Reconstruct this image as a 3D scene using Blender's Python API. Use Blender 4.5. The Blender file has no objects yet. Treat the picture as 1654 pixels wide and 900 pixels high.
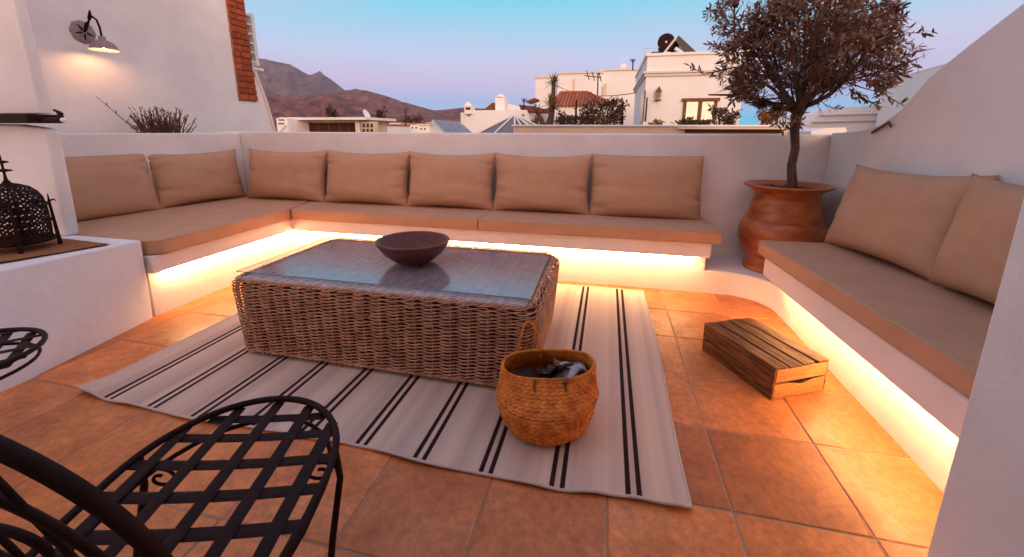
import bpy, bmesh, math, random
from mathutils import Vector, Matrix, noise, Euler
random.seed(7)
PI=math.pi
sc=bpy.context.scene
# ------------------------------------------------------------------ camera
FOC,PX0,PY0,PITCH,YAW,ROLL,CH=662.47,827.0,355.9,0.21305,0.22511,0.0043,1.364
cd=bpy.data.cameras.new('camera'); cam=bpy.data.objects.new('camera',cd); sc.collection.objects.link(cam)
cam.matrix_world=Matrix.Translation((0,0,CH))@Matrix.Rotation(YAW,4,'Z')@Matrix.Rotation(PI/2-PITCH,4,'X')@Matrix.Rotation(ROLL,4,'Z')
cd.sensor_width=36; cd.lens=FOC/1654*36; cd.shift_y=-(450-PY0)/1654
cd.clip_start=0.03; cd.clip_end=40000
sc.camera=cam
# ------------------------------------------------------------------ sky
w=bpy.data.worlds.new('World'); sc.world=w; w.use_nodes=True
nt=w.node_tree; nt.nodes.clear(); N=nt.nodes.new; LK=nt.links.new
def lin(c):
    return tuple((x/255/12.92 if x/255<=.04045 else ((x/255+.055)/1.055)**2.4) for x in c)
def ramp(tree,stops,interp='LINEAR'):
    r=tree.nodes.new('ShaderNodeValToRGB'); r.color_ramp.interpolation=interp
    e=r.color_ramp.elements
    while len(e)<len(stops): e.new(.5)
    for i,(p,c) in enumerate(stops): e[i].position=p; e[i].color=(*c,1)
    return r
tc=N('ShaderNodeTexCoord'); sx=N('ShaderNodeSeparateXYZ'); LK(tc.outputs['Generated'],sx.inputs[0])
east=ramp(nt,[(0,lin((84,190,214))),(.035,lin((108,180,216))),(.065,lin((152,174,212))),(.105,lin((188,178,210))),(.16,lin((184,194,222))),(.28,lin((108,196,220))),(.5,lin((150,178,214))),(1,lin((168,168,205)))])
west=ramp(nt,[(0,(1.0,.62,.42)),(.08,(1.0,.66,.46)),(.25,(.92,.72,.62)),(.55,(.60,.52,.58)),(1,lin((168,168,205)))])
LK(sx.outputs['Z'],east.inputs[0]); LK(sx.outputs['Z'],west.inputs[0])
# azimuth: how far round towards the sunset behind the photographer (sunset azimuth -Y, a little +X)
dv=N('ShaderNodeVectorMath'); dv.operation='DOT_PRODUCT'; LK(tc.outputs['Generated'],dv.inputs[0]); dv.inputs[1].default_value=(.42,-.9,0)
mr=N('ShaderNodeMapRange'); mr.interpolation_type='SMOOTHSTEP'; LK(dv.outputs['Value'],mr.inputs[0])
mr.inputs[1].default_value=-.35; mr.inputs[2].default_value=.95
mx=N('ShaderNodeMix'); mx.data_type='RGBA'; LK(mr.outputs[0],mx.inputs[0]); LK(east.outputs[0],mx.inputs[6]); 
wb=N('ShaderNodeMix'); wb.data_type='RGBA'; wb.blend_type='MULTIPLY'; wb.inputs[0].default_value=1; LK(west.outputs[0],wb.inputs[6]); wb.inputs[7].default_value=(1.75,1.5,1.34,1)
LK(wb.outputs[2],mx.inputs[7])
# thin pink cloud veils
mp=N('ShaderNodeMapping'); mp.inputs['Scale'].default_value=(2.2,2.2,14); LK(tc.outputs['Generated'],mp.inputs[0])
nz=N('ShaderNodeTexNoise'); nz.inputs['Scale'].default_value=1.3; nz.inputs['Detail'].default_value=5; LK(mp.outputs[0],nz.inputs[0])
cm=N('ShaderNodeMapRange'); LK(nz.outputs[0],cm.inputs[0]); cm.inputs[1].default_value=.45; cm.inputs[2].default_value=.8; cm.inputs[4].default_value=.35
cx=N('ShaderNodeMix'); cx.data_type='RGBA'; LK(cm.outputs[0],cx.inputs[0]); LK(mx.outputs[2],cx.inputs[6]); cx.inputs[7].default_value=(*lin((214,180,200)),1)
bg=N('ShaderNodeBackground'); LK(cx.outputs[2],bg.inputs[0]); bg.inputs[1].default_value=.86
wo=N('ShaderNodeOutputWorld'); LK(bg.outputs[0],wo.inputs[0])
# ------------------------------------------------------------------ the last low sun, soft, from behind the photographer
sd=bpy.data.lights.new('sun','SUN'); sd.energy=.9; sd.angle=math.radians(14); sd.color=(1,.72,.5)
so=bpy.data.objects.new('sun',sd); sc.collection.objects.link(so)
so.rotation_euler=Vector((.42,-.9,.24)).to_track_quat('Z','Y').to_euler()
sc.view_settings.view_transform='Standard'; sc.view_settings.look='None'; sc.view_settings.exposure=.62; sc.view_settings.gamma=1
sc.view_settings.use_curve_mapping=False
sc.cycles.use_denoising=True
sc.cycles.max_bounces=8; sc.cycles.diffuse_bounces=4; sc.cycles.caustics_reflective=False; sc.cycles.caustics_refractive=False

# ------------------------------------------------------------------ helpers
Rm=cam.matrix_world.to_3x3(); CP=Vector((0,0,CH))
def ray(px,py): return Rm@Vector(((px-PX0)/FOC,-(py-PY0)/FOC,-1))
def atY(px,py,Y): d=ray(px,py); return CP+d*(Y/d.y)
def atX(px,py,X): d=ray(px,py); return CP+d*(X/d.x)
def atZ(px,py,Z): d=ray(px,py); return CP+d*((Z-CH)/d.z)
def link(o,parent=None):
    sc.collection.objects.link(o)
    if parent: o.parent=parent
    return o
class MB:
    def __init__(s): s.v=[]; s.f=[]
    def add(s,vs,fs):
        b=len(s.v); s.v+= [tuple(v) for v in vs]; s.f+=[tuple(b+i for i in f) for f in fs]; return s
    def box(s,x0,x1,y0,y1,z0,z1,M=None):
        vs=[Vector((x,y,z)) for x in (x0,x1) for y in (y0,y1) for z in (z0,z1)]
        if M: vs=[M@v for v in vs]
        return s.add(vs,[(0,1,3,2),(4,6,7,5),(0,4,5,1),(2,3,7,6),(0,2,6,4),(1,5,7,3)])
    def prism(s,poly,z0,z1):
        n=len(poly); vs=[(x,y,z0) for x,y in poly]+[(x,y,z1) for x,y in poly]
        return s.add(vs,[tuple(range(n))[::-1],tuple(range(n,2*n))]+[(i,(i+1)%n,n+(i+1)%n,n+i) for i in range(n)])
    def extr(s,poly3,d):
        n=len(poly3); d=Vector(d); vs=[Vector(p) for p in poly3]+[Vector(p)+d for p in poly3]
        return s.add(vs,[tuple(range(n))[::-1],tuple(range(n,2*n))]+[(i,(i+1)%n,n+(i+1)%n,n+i) for i in range(n)])
    def tube(s,pts,r,n=6,closed=False,flat=None,cap=True):
        pts=[Vector(p) for p in pts]; m=len(pts)
        rs=r if isinstance(r,(list,tuple)) else [r]*m
        prev=None; rings=[]
        for i,p in enumerate(pts):
            if closed: t=pts[(i+1)%m]-pts[i-1]
            else: t=pts[min(i+1,m-1)]-pts[max(i-1,0)]
            if t.length<1e-9: t=Vector((0,0,1))
            t.normalize()
            if prev is None:
                a=Vector((0,0,1)) if abs(t.z)<.9 else Vector((1,0,0)); u=t.cross(a).normalized()
            else:
                u=prev-t*prev.dot(t)
                u=u.normalized() if u.length>1e-6 else t.orthogonal().normalized()
            prev=u; v=t.cross(u)
            fx,fy=(1,1) if flat is None else flat
            rings.append([p+u*(math.cos(2*PI*k/n)*rs[i]*fx)+v*(math.sin(2*PI*k/n)*rs[i]*fy) for k in range(n)])
        b=[q for g in rings for q in g]; fs=[]
        for i in range(m if closed else m-1):
            j=(i+1)%m
            for k in range(n): fs.append((i*n+k,i*n+(k+1)%n,j*n+(k+1)%n,j*n+k))
        if not closed and cap: fs+= [tuple(range(n))[::-1],tuple(range((m-1)*n,m*n))]
        return s.add(b,fs)
    def lathe(s,prof,n=32,c=(0,0,0),M=None,wob=None):
        vs=[];fs=[]
        for i,(r,z) in enumerate(prof):
            for k in range(n):
                a=2*PI*k/n; rr=r*(wob(a,z) if wob else 1)
                vs.append(Vector((rr*math.cos(a)+c[0],rr*math.sin(a)+c[1],z+c[2])))
        if M: vs=[M@v for v in vs]
        for i in range(len(prof)-1):
            for k in range(n): fs.append((i*n+k,i*n+(k+1)%n,(i+1)*n+(k+1)%n,(i+1)*n+k))
        fs+=[tuple(range(n))[::-1],tuple(range((len(prof)-1)*n,len(prof)*n))]
        return s.add(vs,fs)
    def mesh(s,name,mat,smooth=False):
        me=bpy.data.meshes.new(name); me.from_pydata(s.v,[],s.f); me.update()
        bm=bmesh.new(); bm.from_mesh(me); bmesh.ops.recalc_face_normals(bm,faces=bm.faces); bm.to_mesh(me); bm.free()
        if mat: me.materials.append(mat)
        if smooth: me.polygons.foreach_set('use_smooth',[True]*len(me.polygons))
        return me
    def build(s,name,mat,parent=None,smooth=False,bevel=0,seg=2,label=None,kind=None):
        o=link(bpy.data.objects.new(name,s.mesh(name,mat,smooth)),parent)
        if bevel:
            b=o.modifiers.new('bevel','BEVEL'); b.width=bevel; b.segments=seg; b.limit_method='ANGLE'; b.angle_limit=math.radians(40)
            b.harden_normals=False
            o.data.polygons.foreach_set('use_smooth',[True]*len(o.data.polygons))
            wn=o.modifiers.new('wn','WEIGHTED_NORMAL'); wn.keep_sharp=True
        if label: o['label']=label
        if kind: o['kind']=kind
        return o
def tag(o,label,cat=None,group=None,kind=None):
    o['label']=label
    if cat: o['category']=cat
    if group: o['group']=group
    if kind: o['kind']=kind
    return o
def thing(name,label,cat,loc=(0,0,0),rz=0,group=None):
    o=link(bpy.data.objects.new(name,None)); o.empty_display_size=.1
    o.location=loc; o.rotation_euler=(0,0,rz); bpy.context.view_layer.update()
    return tag(o,label,cat,group)
def world_part(o):          # geometry written in world space under a moved parent
    o.matrix_parent_inverse=o.parent.matrix_world.inverted(); return o
def reparent(o,p): o.parent=p; o.matrix_parent_inverse=p.matrix_world.inverted(); return o
def copy_thing(r,loc,rz=0,label=None,scale=None):
    c=r.copy(); link(c); c.location=loc; c.rotation_euler=(0,0,rz)
    if scale: c.scale=scale
    if label: c['label']=label
    for ch in list(r.children):
        d=ch.copy(); link(d,c)
        for g in ch.children: e=g.copy(); link(e,d)
    return c
def mat(name,c1,c2=None,rough=.7,scale=6,bump=0,bscale=40,spec=.3,metal=0,stretch=None,rnd=0,emit=None,es=0,detail=5,coat=0,bdist=.01,big=0.):
    m=bpy.data.materials.new(name); m.use_nodes=True; t=m.node_tree; b=t.nodes['Principled BSDF']
    b.inputs['Roughness'].default_value=rough; b.inputs['Specular IOR Level'].default_value=spec; b.inputs['Metallic'].default_value=metal
    b.inputs['Coat Weight'].default_value=coat
    b.inputs['Base Color'].default_value=(*c1,1)
    tcn=t.nodes.new('ShaderNodeTexCoord'); src=tcn.outputs['Object']
    if stretch:
        mpn=t.nodes.new('ShaderNodeMapping'); mpn.inputs['Scale'].default_value=stretch; t.links.new(src,mpn.inputs[0]); src=mpn.outputs[0]
    if rnd:
        oi=t.nodes.new('ShaderNodeObjectInfo'); ad=t.nodes.new('ShaderNodeVectorMath'); ad.operation='ADD'
        cb=t.nodes.new('ShaderNodeMath'); cb.operation='MULTIPLY'; cb.inputs[1].default_value=37.
        t.links.new(oi.outputs['Random'],cb.inputs[0]); t.links.new(src,ad.inputs[0]); t.links.new(cb.outputs[0],ad.inputs[1]); src=ad.outputs[0]
    if c2:
        n=t.nodes.new('ShaderNodeTexNoise'); n.inputs['Scale'].default_value=scale; n.inputs['Detail'].default_value=detail; n.inputs['Roughness'].default_value=.6
        t.links.new(src,n.inputs[0]); r=ramp(t,[(.34,c1),(.66,c2)]); t.links.new(n.outputs[0],r.inputs[0]); out=r.outputs[0]
        if rnd:
            hs=t.nodes.new('ShaderNodeHueSaturation'); t.links.new(out,hs.inputs['Color'])
            mrn=t.nodes.new('ShaderNodeMapRange'); t.links.new(oi.outputs['Random'],mrn.inputs[0]); mrn.inputs[3].default_value=1-rnd; mrn.inputs[4].default_value=1+rnd
            t.links.new(mrn.outputs[0],hs.inputs['Value']); out=hs.outputs[0]
            sn=t.nodes.new('ShaderNodeTexNoise'); sn.inputs['Scale'].default_value=scale*7; sn.inputs['Detail'].default_value=8; sn.inputs['Roughness'].default_value=.75; t.links.new(src,sn.inputs[0])
            sr=t.nodes.new('ShaderNodeMapRange'); t.links.new(sn.outputs[0],sr.inputs[0]); sr.inputs[1].default_value=.30; sr.inputs[2].default_value=.62; sr.inputs[3].default_value=.62; sr.inputs[4].default_value=1.08
            vm=t.nodes.new('ShaderNodeVectorMath'); vm.operation='SCALE'; t.links.new(out,vm.inputs[0]); t.links.new(sr.outputs[0],vm.inputs['Scale']); out=vm.outputs[0]
            rr_=t.nodes.new('ShaderNodeMapRange'); t.links.new(n.outputs[0],rr_.inputs[0]); rr_.inputs[1].default_value=.3; rr_.inputs[2].default_value=.7; rr_.inputs[3].default_value=rough-.08; rr_.inputs[4].default_value=rough+.2
            t.links.new(rr_.outputs[0],b.inputs['Roughness'])
        t.links.new(out,b.inputs['Base Color'])
    if bump:
        n2=t.nodes.new('ShaderNodeTexNoise'); n2.inputs['Scale'].default_value=bscale; n2.inputs['Detail'].default_value=6; t.links.new(src,n2.inputs[0])
        bp=t.nodes.new('ShaderNodeBump'); bp.inputs['Strength'].default_value=bump; bp.inputs['Distance'].default_value=bdist
        n3=t.nodes.new('ShaderNodeTexNoise'); n3.inputs['Scale'].default_value=bscale*.22; n3.inputs['Detail'].default_value=3; t.links.new(src,n3.inputs[0])
        ad2=t.nodes.new('ShaderNodeMath'); ad2.operation='MULTIPLY_ADD'; ad2.inputs[1].default_value=big; t.links.new(n3.outputs[0],ad2.inputs[0]); t.links.new(n2.outputs[0],ad2.inputs[2])
        t.links.new(ad2.outputs[0],bp.inputs['Height']); t.links.new(bp.outputs[0],b.inputs['Normal'])
    if emit:
        b.inputs['Emission Color'].default_value=(*emit,1); b.inputs['Emission Strength'].default_value=es
    return m
plaster=mat('plaster',(.84,.785,.75),(.77,.705,.675),.85,2.3,.28,24,.2,bdist=.010,big=1.2)
plaster_far=mat('plaster_far',(.86,.82,.77),(.80,.75,.70),.9,.8)
peach=mat('peach_render',(.78,.58,.42),(.70,.50,.36),.9,3)
cornice=mat('cornice_render',(.72,.62,.56),None,.9)
fabric=mat('beige_fabric',(.56,.32,.195),(.51,.285,.17),.95,5,.25,260,.15,bdist=.002)
terracotta_tile=mat('terracotta_tile',(.72,.235,.062),(.52,.150,.040),.36,4.2,.35,14,.45,rnd=.24,bdist=.003)
grout=mat('grout',(.42,.28,.19),(.34,.22,.15),.95,30)
wicker=mat('wicker',(.64,.34,.20),(.36,.15,.08),.55,14,0,40,.4)
dark_in=mat('painted_gap_shade',(.06,.025,.015),None,.9)  # near-black colour painting the shade inside the weave, slots and openings
iron=mat('wrought_iron',(.016,.004,.003),(.026,.007,.005),.6,30,.2,90,.15)
bowlwood=mat('bowl_wood',(.15,.030,.013),(.08,.016,.008),.42,6,.1,30,.4,stretch=(1,6,1))
cratewood=mat('crate_wood',(.33,.115,.028),(.045,.012,.004),.5,5,.4,26,.35,stretch=(1.2,14,14),rnd=.2,bdist=.004)
endwood=mat('crate_end_wood',(.62,.31,.11),(.44,.19,.06),.5,5,.3,26,.35,stretch=(9,1.5,9),rnd=.1,bdist=.003)
potclay=mat('pot_clay',(.52,.155,.036),(.26,.06,.018),.34,5,.25,30,.4,stretch=(1,1,2.4),coat=.15,bdist=.004)
soil=mat('soil',(.05,.025,.015),(.09,.05,.03),.95,30,.6,60)
bark=mat('olive_bark',(.16,.085,.06),(.07,.035,.025),.85,9,.8,40,.2,stretch=(3,3,.8))
leafm=mat('olive_leaf',(.12,.05,.03),(.24,.135,.09),.5,9,0,40,.4)
seagrass=mat('seagrass',(.90,.30,.042),(.52,.125,.016),.6,22,0,50,.3)
white_metal=mat('white_paint',(.8,.76,.72),None,.5)
brickm=mat('brick',(.42,.10,.035),(.30,.06,.025),.85,9,.5,60,.2,rnd=.2)
ledm=mat('led_light',(1,.8,.5),None,.5,emit=(1,.61,.27),es=74)
bulbm=mat('bulb_glow',(1,.8,.5),None,.5,emit=(1,.55,.26),es=130)
mount_far=mat('rock_far',(.085,.065,.075),(.22,.14,.12),.95,.006,.8,.02,.1,bdist=30,big=2)
mount_near=mat('rock_near',(.27,.115,.085),(.085,.035,.035),.95,.013,.8,.03,.1,bdist=16,big=2)
town_g=mat('dry_ground',(.24,.15,.11),(.16,.10,.08),.95,.05)
dark_glass=mat('dark_glass',(.03,.02,.02),None,.15,spec=.6)
roof_tile=mat('roof_tile',(.50,.15,.06),(.36,.09,.04),.8,4,rnd=.15)
greenery=mat('dark_foliage',(.10,.05,.03),(.05,.035,.018),.7,6)
greenery2=mat('yellow_foliage',(.35,.17,.04),(.22,.10,.03),.7,6)
yuccam=mat('yucca_leaf',(.13,.11,.05),(.20,.13,.06),.6,6)
drybush=mat('dried_stems',(.16,.08,.06),(.10,.045,.035),.8,20)
brownframe=mat('brown_frame',(.20,.075,.025),(.14,.05,.02),.6,8)
grey_glass=mat('grey_glazing',(.17,.15,.15),None,.25,spec=.6)
jute=mat('jute_mat',(.36,.15,.06),(.25,.095,.04),.9,40,.8,120,.15,bdist=.004)

# ------------------------------------------------------------------ ground, sea, mountains
g=MB().box(-3000,3000,-400,9000,-12.5,-12).build('ground',town_g); g['kind']='structure'
sea=MB().box(-20000,20000,-20000,20000,-31,-30).build('sea',mat('sea_water',(.03,.11,.15),None,.2)); sea['kind']='structure'
def interp(prof,x):
    for (a,ya),(b,yb) in zip(prof,prof[1:]):
        if a<=x<=b: return ya+(yb-ya)*(x-a)/(b-a)
    return prof[0][1] if x<prof[0][0] else prof[-1][1]
def mountain(name,prof,Y,m,depth,rough,x0,x1,base=-12,sd=0):
    mb=MB(); nx,ny=240,44; vs=[]
    for j in range(ny+1):
        t=j/ny
        for i in range(nx+1):
            px=x0+(x1-x0)*i/nx
            ridge=atY(px,interp(prof,px)+1.2*noise.noise(Vector((px*.09,sd,0)))+.6*noise.noise(Vector((px*.3,sd,3))),Y)
            H=ridge.z-base
            if t<=.8:
                s=t/.8; yy=Y-depth*(1-s); h=H*(s**1.15)
            else:
                s=1-(t-.8)/.2; yy=Y+depth*.5*(1-s); h=H*s
            p=Vector((ridge.x,yy,0))
            a=p*(1/(depth*.28)); a.z=sd
            rg=1-2*abs(noise.noise(a)+.5*noise.noise(a*2.3)+.25*noise.noise(a*5.1)+.12*noise.noise(a*11))
            fold=(rg-.4)*rough*H*4*s*(1-s)
            vs.append((ridge.x*(yy/Y),yy,base+max(0,h+fold)))
    fs=[(j*(nx+1)+i,j*(nx+1)+i+1,(j+1)*(nx+1)+i+1,(j+1)*(nx+1)+i) for j in range(ny) for i in range(nx)]
    mb.add(vs,fs); o=mb.build(name,m,smooth=True); o['kind']='structure'; return o
far=[(120,140),(250,100),(360,90),(415,93),(445,99),(470,104),(485,113),(497,121),(507,119),(516,114),(524,121),(535,128),(556,145),(575,150),(600,156),(640,172),(700,185),(800,200),(1000,240)]
mid=[(120,150),(300,140),(415,150),(470,156),(530,150),(556,147),(575,143),(590,146),(625,155),(640,161),(670,170),(700,178),(720,177),(745,174),(800,176),(860,182),(950,194),(1050,206),(1100,240)]
near=[(120,160),(415,148),(440,152),(480,160),(520,152),(545,155),(575,166),(600,176),(640,183),(690,189),(745,192),(820,206),(900,240)]
mountain('mountain',far,6500,mount_far,1800,.16,120,1000,sd=1)
mountain('mountain',mid,4300,mount_near,1300,.20,120,1100,sd=5)
mountain('mountain',near,2400,mount_near,900,.22,120,900,sd=9)
for o,l in zip([o for o in sc.objects if o.name.startswith('mountain')],['highest grey rocky mountain ridge with a small pointed peak','long reddish mountain ridge sloping down to the right','low reddish foothill just above the white town roofs']): o['label']=l

# ------------------------------------------------------------------ terrace floor, tiles laid one by one
fl=MB().box(-5,2.4,-2.2,4.6,-.3,-.004).build('floor',grout); fl['kind']='structure'; fl['label']='terracotta tiled terrace floor with pale grout'
TS,TX,TY=.45,.5173,1.4003
h=TS/2-.0035; c=.004
tm=MB(); tv=[]
for (a,z) in ((h,-.02),(h,-.003),(h-c,0)):
    tv+=[(-a,-a,z),(a,-a,z),(a,a,z),(-a,a,z)]
tm.add(tv,[(0,1,5,4),(1,2,6,5),(2,3,7,6),(3,0,4,7),(4,5,9,8),(5,6,10,9),(6,7,11,10),(7,4,8,11),(8,9,10,11)])
tmesh=tm.mesh('tile',terracotta_tile)
for i in range(-9,2):
    for j in range(-4,6):
        x=TX+(i+.5)*TS; y=TY+(j+.5)*TS
        o=link(bpy.data.objects.new('tile',tmesh),fl); o.location=(x,y,random.uniform(-.0012,.0006))
        o.rotation_euler=(random.gauss(0,.0012),random.gauss(0,.0012),random.choice((0,1,2,3))*PI/2+random.gauss(0,.002))
for j in range(-4,5):
    o=link(bpy.data.objects.new('tile',tmesh),fl); o.location=(TX+2.5*TS,TY+(j+.5)*TS,0)

# ------------------------------------------------------------------ terrace walls
o=MB().box(-4.7,2.12,4.2,4.42,-.28,1.349).build('parapet_wall',plaster,bevel=.018,seg=3); tag(o,'white plaster parapet wall running behind the long back bench','wall')
o=MB().prism([(-4.72,2.13),(-4.59,2.13),(-4.335,4.197),(-4.47,4.197)],-.28,1.333).build('parapet_wall',plaster,bevel=.012,seg=3); tag(o,'white plaster parapet behind the two pillows of the left bench','wall')
# right wall with sloping, gently curved top
XR=1.9
prof=[(4.6,1.363),(4.05,1.366),(3.75,1.385),(3.55,1.42),(3.35,1.52),(3.155,1.70),(2.9,1.84),(2.624,1.98),(2.2,2.17),(1.6,2.44),(.6,2.9)]
poly=[(XR,4.198,-.28),(XR,4.198,1.3635)]+[(XR,y,z) for y,z in prof[1:]]+[(XR,.6,-.28)]
o=MB().extr(poly,(.24,0,0)).build('stair_wall',plaster,bevel=.012,seg=3); tag(o,'white plaster wall on the right whose top slopes up like a stair','wall')
o=MB().prism([(1.062,1.335),(1.062,-1.3),(-2.2,-1.3),(-2.2,-4.5),(1.897,-4.5),(1.897,1.335)],-.28,3.4).build('house_wall',plaster,bevel=.012,seg=3); MB().box(-2.4,1.897,-1.299,.15,2.45,2.61).build('shade_overhang',plaster,o); tag(o,'shaded plaster wall corner at the right edge in front of the right bench','wall')  # overhang and unseen wing behind the camera are added to shade the foreground
# benches
b=thing('masonry_bench','L shaped white plaster bench along the back and left walls with light under its ledge','bench',(-1.2,3.65,0))
def P(mb,name,m,par,**k):
    o=mb.build(name,m,par,**k); return world_part(o)
P(MB().prism([(-4.33,4.197),(-4.575,2.21),(-3.245,2.19),(-3.25,3.65),(.868,3.65),(.872,4.197)],-.02,.337),'base',plaster,b,bevel=.006)
P(MB().prism([(-4.333,4.196),(-4.57,2.205),(-3.175,2.18),(-3.175,3.56),(.882,3.555),(.886,4.196)],.336,.468),'ledge',plaster,b,bevel=.012)
P(MB().box(-3.19,.80,3.568,3.584,.3325,.3352).box(-3.200,-3.184,2.25,3.585,.3325,.3352),'led_strip',ledm,b)
b=thing('masonry_bench','white plaster bench along the right wall with light under its ledge','bench',(1.5,2.3,0))
P(MB().prism([(1.34,1.337),(1.897,1.337),(1.897,3.24),(1.34,3.24)],-.02,.312),'base',plaster,b,bevel=.005)
P(MB().prism([(1.262,1.338),(1.896,1.338),(1.896,3.3),(1.190,3.3)],.311,.47),'ledge',plaster,b,bevel=.012)
P(MB().prism([(1.274,1.36),(1.290,1.36),(1.222,3.22),(1.206,3.22)],.3075,.3102),'led_strip',ledm,b)
arc=[(1.02+.318*math.sin(a),3.33+.318*math.cos(a)) for a in [PI/2*k/14 for k in range(15)]]
o=MB().prism([(.86,3.648)]+arc+[(1.338,3.1),(1.896,3.1),(1.896,4.196),(.86,4.196)],-.02,.2).build('plinth_step',plaster,bevel=.012,seg=3); tag(o,'low plaster step with rounded front edge carrying the olive pot','step')
# left block, fin wall, chimney
o=(lambda A,B:MB().add([(x,y,-.02) for x,y in A]+[(x,y,.596) for x,y in B],[(4,3,2,1,0),(5,6,7,8,9)]+[(i,(i+1)%5,5+(i+1)%5,5+i) for i in range(5)]))([(-4.9,-.4),(-3.03,-.4),(-3.078,1.40),(-3.232,2.165),(-4.9,2.165)],[(-4.9,-.4),(-3.40,-.4),(-3.262,1.48),(-3.205,2.165),(-4.9,2.165)]).build('masonry_block',plaster,bevel=.014,seg=3); tag(o,'low white plaster block at the left carrying the lantern','block')
f=thing('barbecue_wall','white plaster wall end behind the iron lantern','wall',(-4.3,2.16,.6))
pf=[(-5.0,2.11,.597),(-3.835,2.11,.597),(-3.805,2.11,1.33),(-3.825,2.11,1.363),(-3.86,2.11,1.376),(-4.1,2.11,1.40),(-5.0,2.11,1.41)]
P(MB().extr(pf,(0,.085,0)),'wall_face',plaster,f,bevel=.02,seg=3)
P(MB().box(-5,-3.80,2.10,2.17,1.47,3.6),'chimney_breast',plaster,f,bevel=.01)
t=thing('barbecue_tray','dark metal barbecue tray with a lever handle on the plaster wall end','grill',(-4.2,2.1,1.43))
P(MB().box(-5,-3.80,2.03,2.22,1.408,1.466),'tray',iron,t,bevel=.006)
P(MB().tube([(-3.82,2.10,1.428),(-3.70,2.10,1.432),(-3.60,2.10,1.428)],.012,8),'rod',iron,t)
P(MB().tube([(-3.615,2.10,1.43),(-3.612,2.10,1.462),(-3.625,2.10,1.482)],[.02,.015,.012],8).tube([(-3.66,2.10,1.492),(-3.625,2.10,1.482),(-3.59,2.10,1.468)],.008,6),'lever',iron,t)
P(MB().tube([(-3.6,2.10,1.428),(-3.555,2.10,1.424)],[.016,.011],8),'tip',white_metal,t)

# ------------------------------------------------------------------ seat cushions
def cushion(poly,z0,z1,label,seed):
    bm=bmesh.new(); n=len(poly)
    lo=[bm.verts.new((x,y,z0)) for x,y in poly]; hi=[bm.verts.new((x,y,z1)) for x,y in poly]
    bm.faces.new(lo[::-1]); bm.faces.new(hi)
    for i in range(n): bm.faces.new((lo[i],lo[(i+1)%n],hi[(i+1)%n],hi[i]))
    bmesh.ops.recalc_face_normals(bm,faces=bm.faces)
    bmesh.ops.bevel(bm,geom=list(bm.edges),offset=.014,segments=3,profile=.6,affect='EDGES')
    top=[f for f in bm.faces if len(f.verts)>=4 and abs(f.normal.z)>.99 and f.calc_area()>.1]
    for f in bm.faces: f.smooth=True
    me=bpy.data.meshes.new('seat_cushion'); bm.to_mesh(me); bm.free(); me.materials.append(fabric)
    o=link(bpy.data.objects.new('seat_cushion',me)); tag(o,label,'cushion',)
    o['group']='seat cushions on the plaster benches'
    wn=o.modifiers.new('wn','WEIGHTED_NORMAL')
    pts=[(x,y) for x,y in poly]; cxx=sum(p[0] for p in pts)/n; cyy=sum(p[1] for p in pts)/n
    seam=MB()
    for z in (z1-.010,z0+.010):
        q=[]
        for i in range(n):
            a=Vector((*pts[i],0)); b2=Vector((*pts[(i+1)%n],0)); p0=Vector((*pts[i-1],0))
            d1=(a-p0).normalized(); d2=(b2-a).normalized(); L=(b2-a).length
            q.append(a-d1*.012); q.append(a+d2*.012)
            for k in range(1,8): q.append(a+(b2-a)*(k/8))
        q=[Vector((p.x,p.y,z+.0012*noise.noise(Vector((p.x*4,p.y*4,seed))))) for p in q]
        seam.tube(q,.0028,5,closed=True)
    seam.build('piping',fabric,o,smooth=True)
    return o
cushion([(-4.52,2.20),(-3.225,2.195),(-3.145,2.26),(-3.145,3.512),(-3.30,4.02),(-3.30,4.18),(-4.32,4.18)],.470,.583,'seat cushion of the left bench reaching into the corner',1)
cushion([(-3.135,3.520),(-1.134,3.520),(-1.126,4.185),(-3.285,4.185),(-3.285,4.02)],.470,.578,'middle seat cushion of the back bench, behind the wicker table',2)
cushion([(-1.128,3.520),(.945,3.520),(.905,4.185),(-1.118,4.185)],.470,.578,'right seat cushion of the back bench, ending near the olive pot',3)
cushion([(1.262,1.345),(1.885,1.345),(1.885,3.36),(1.145,3.325)],.472,.577,'seat cushion of the right bench',4)

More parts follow.
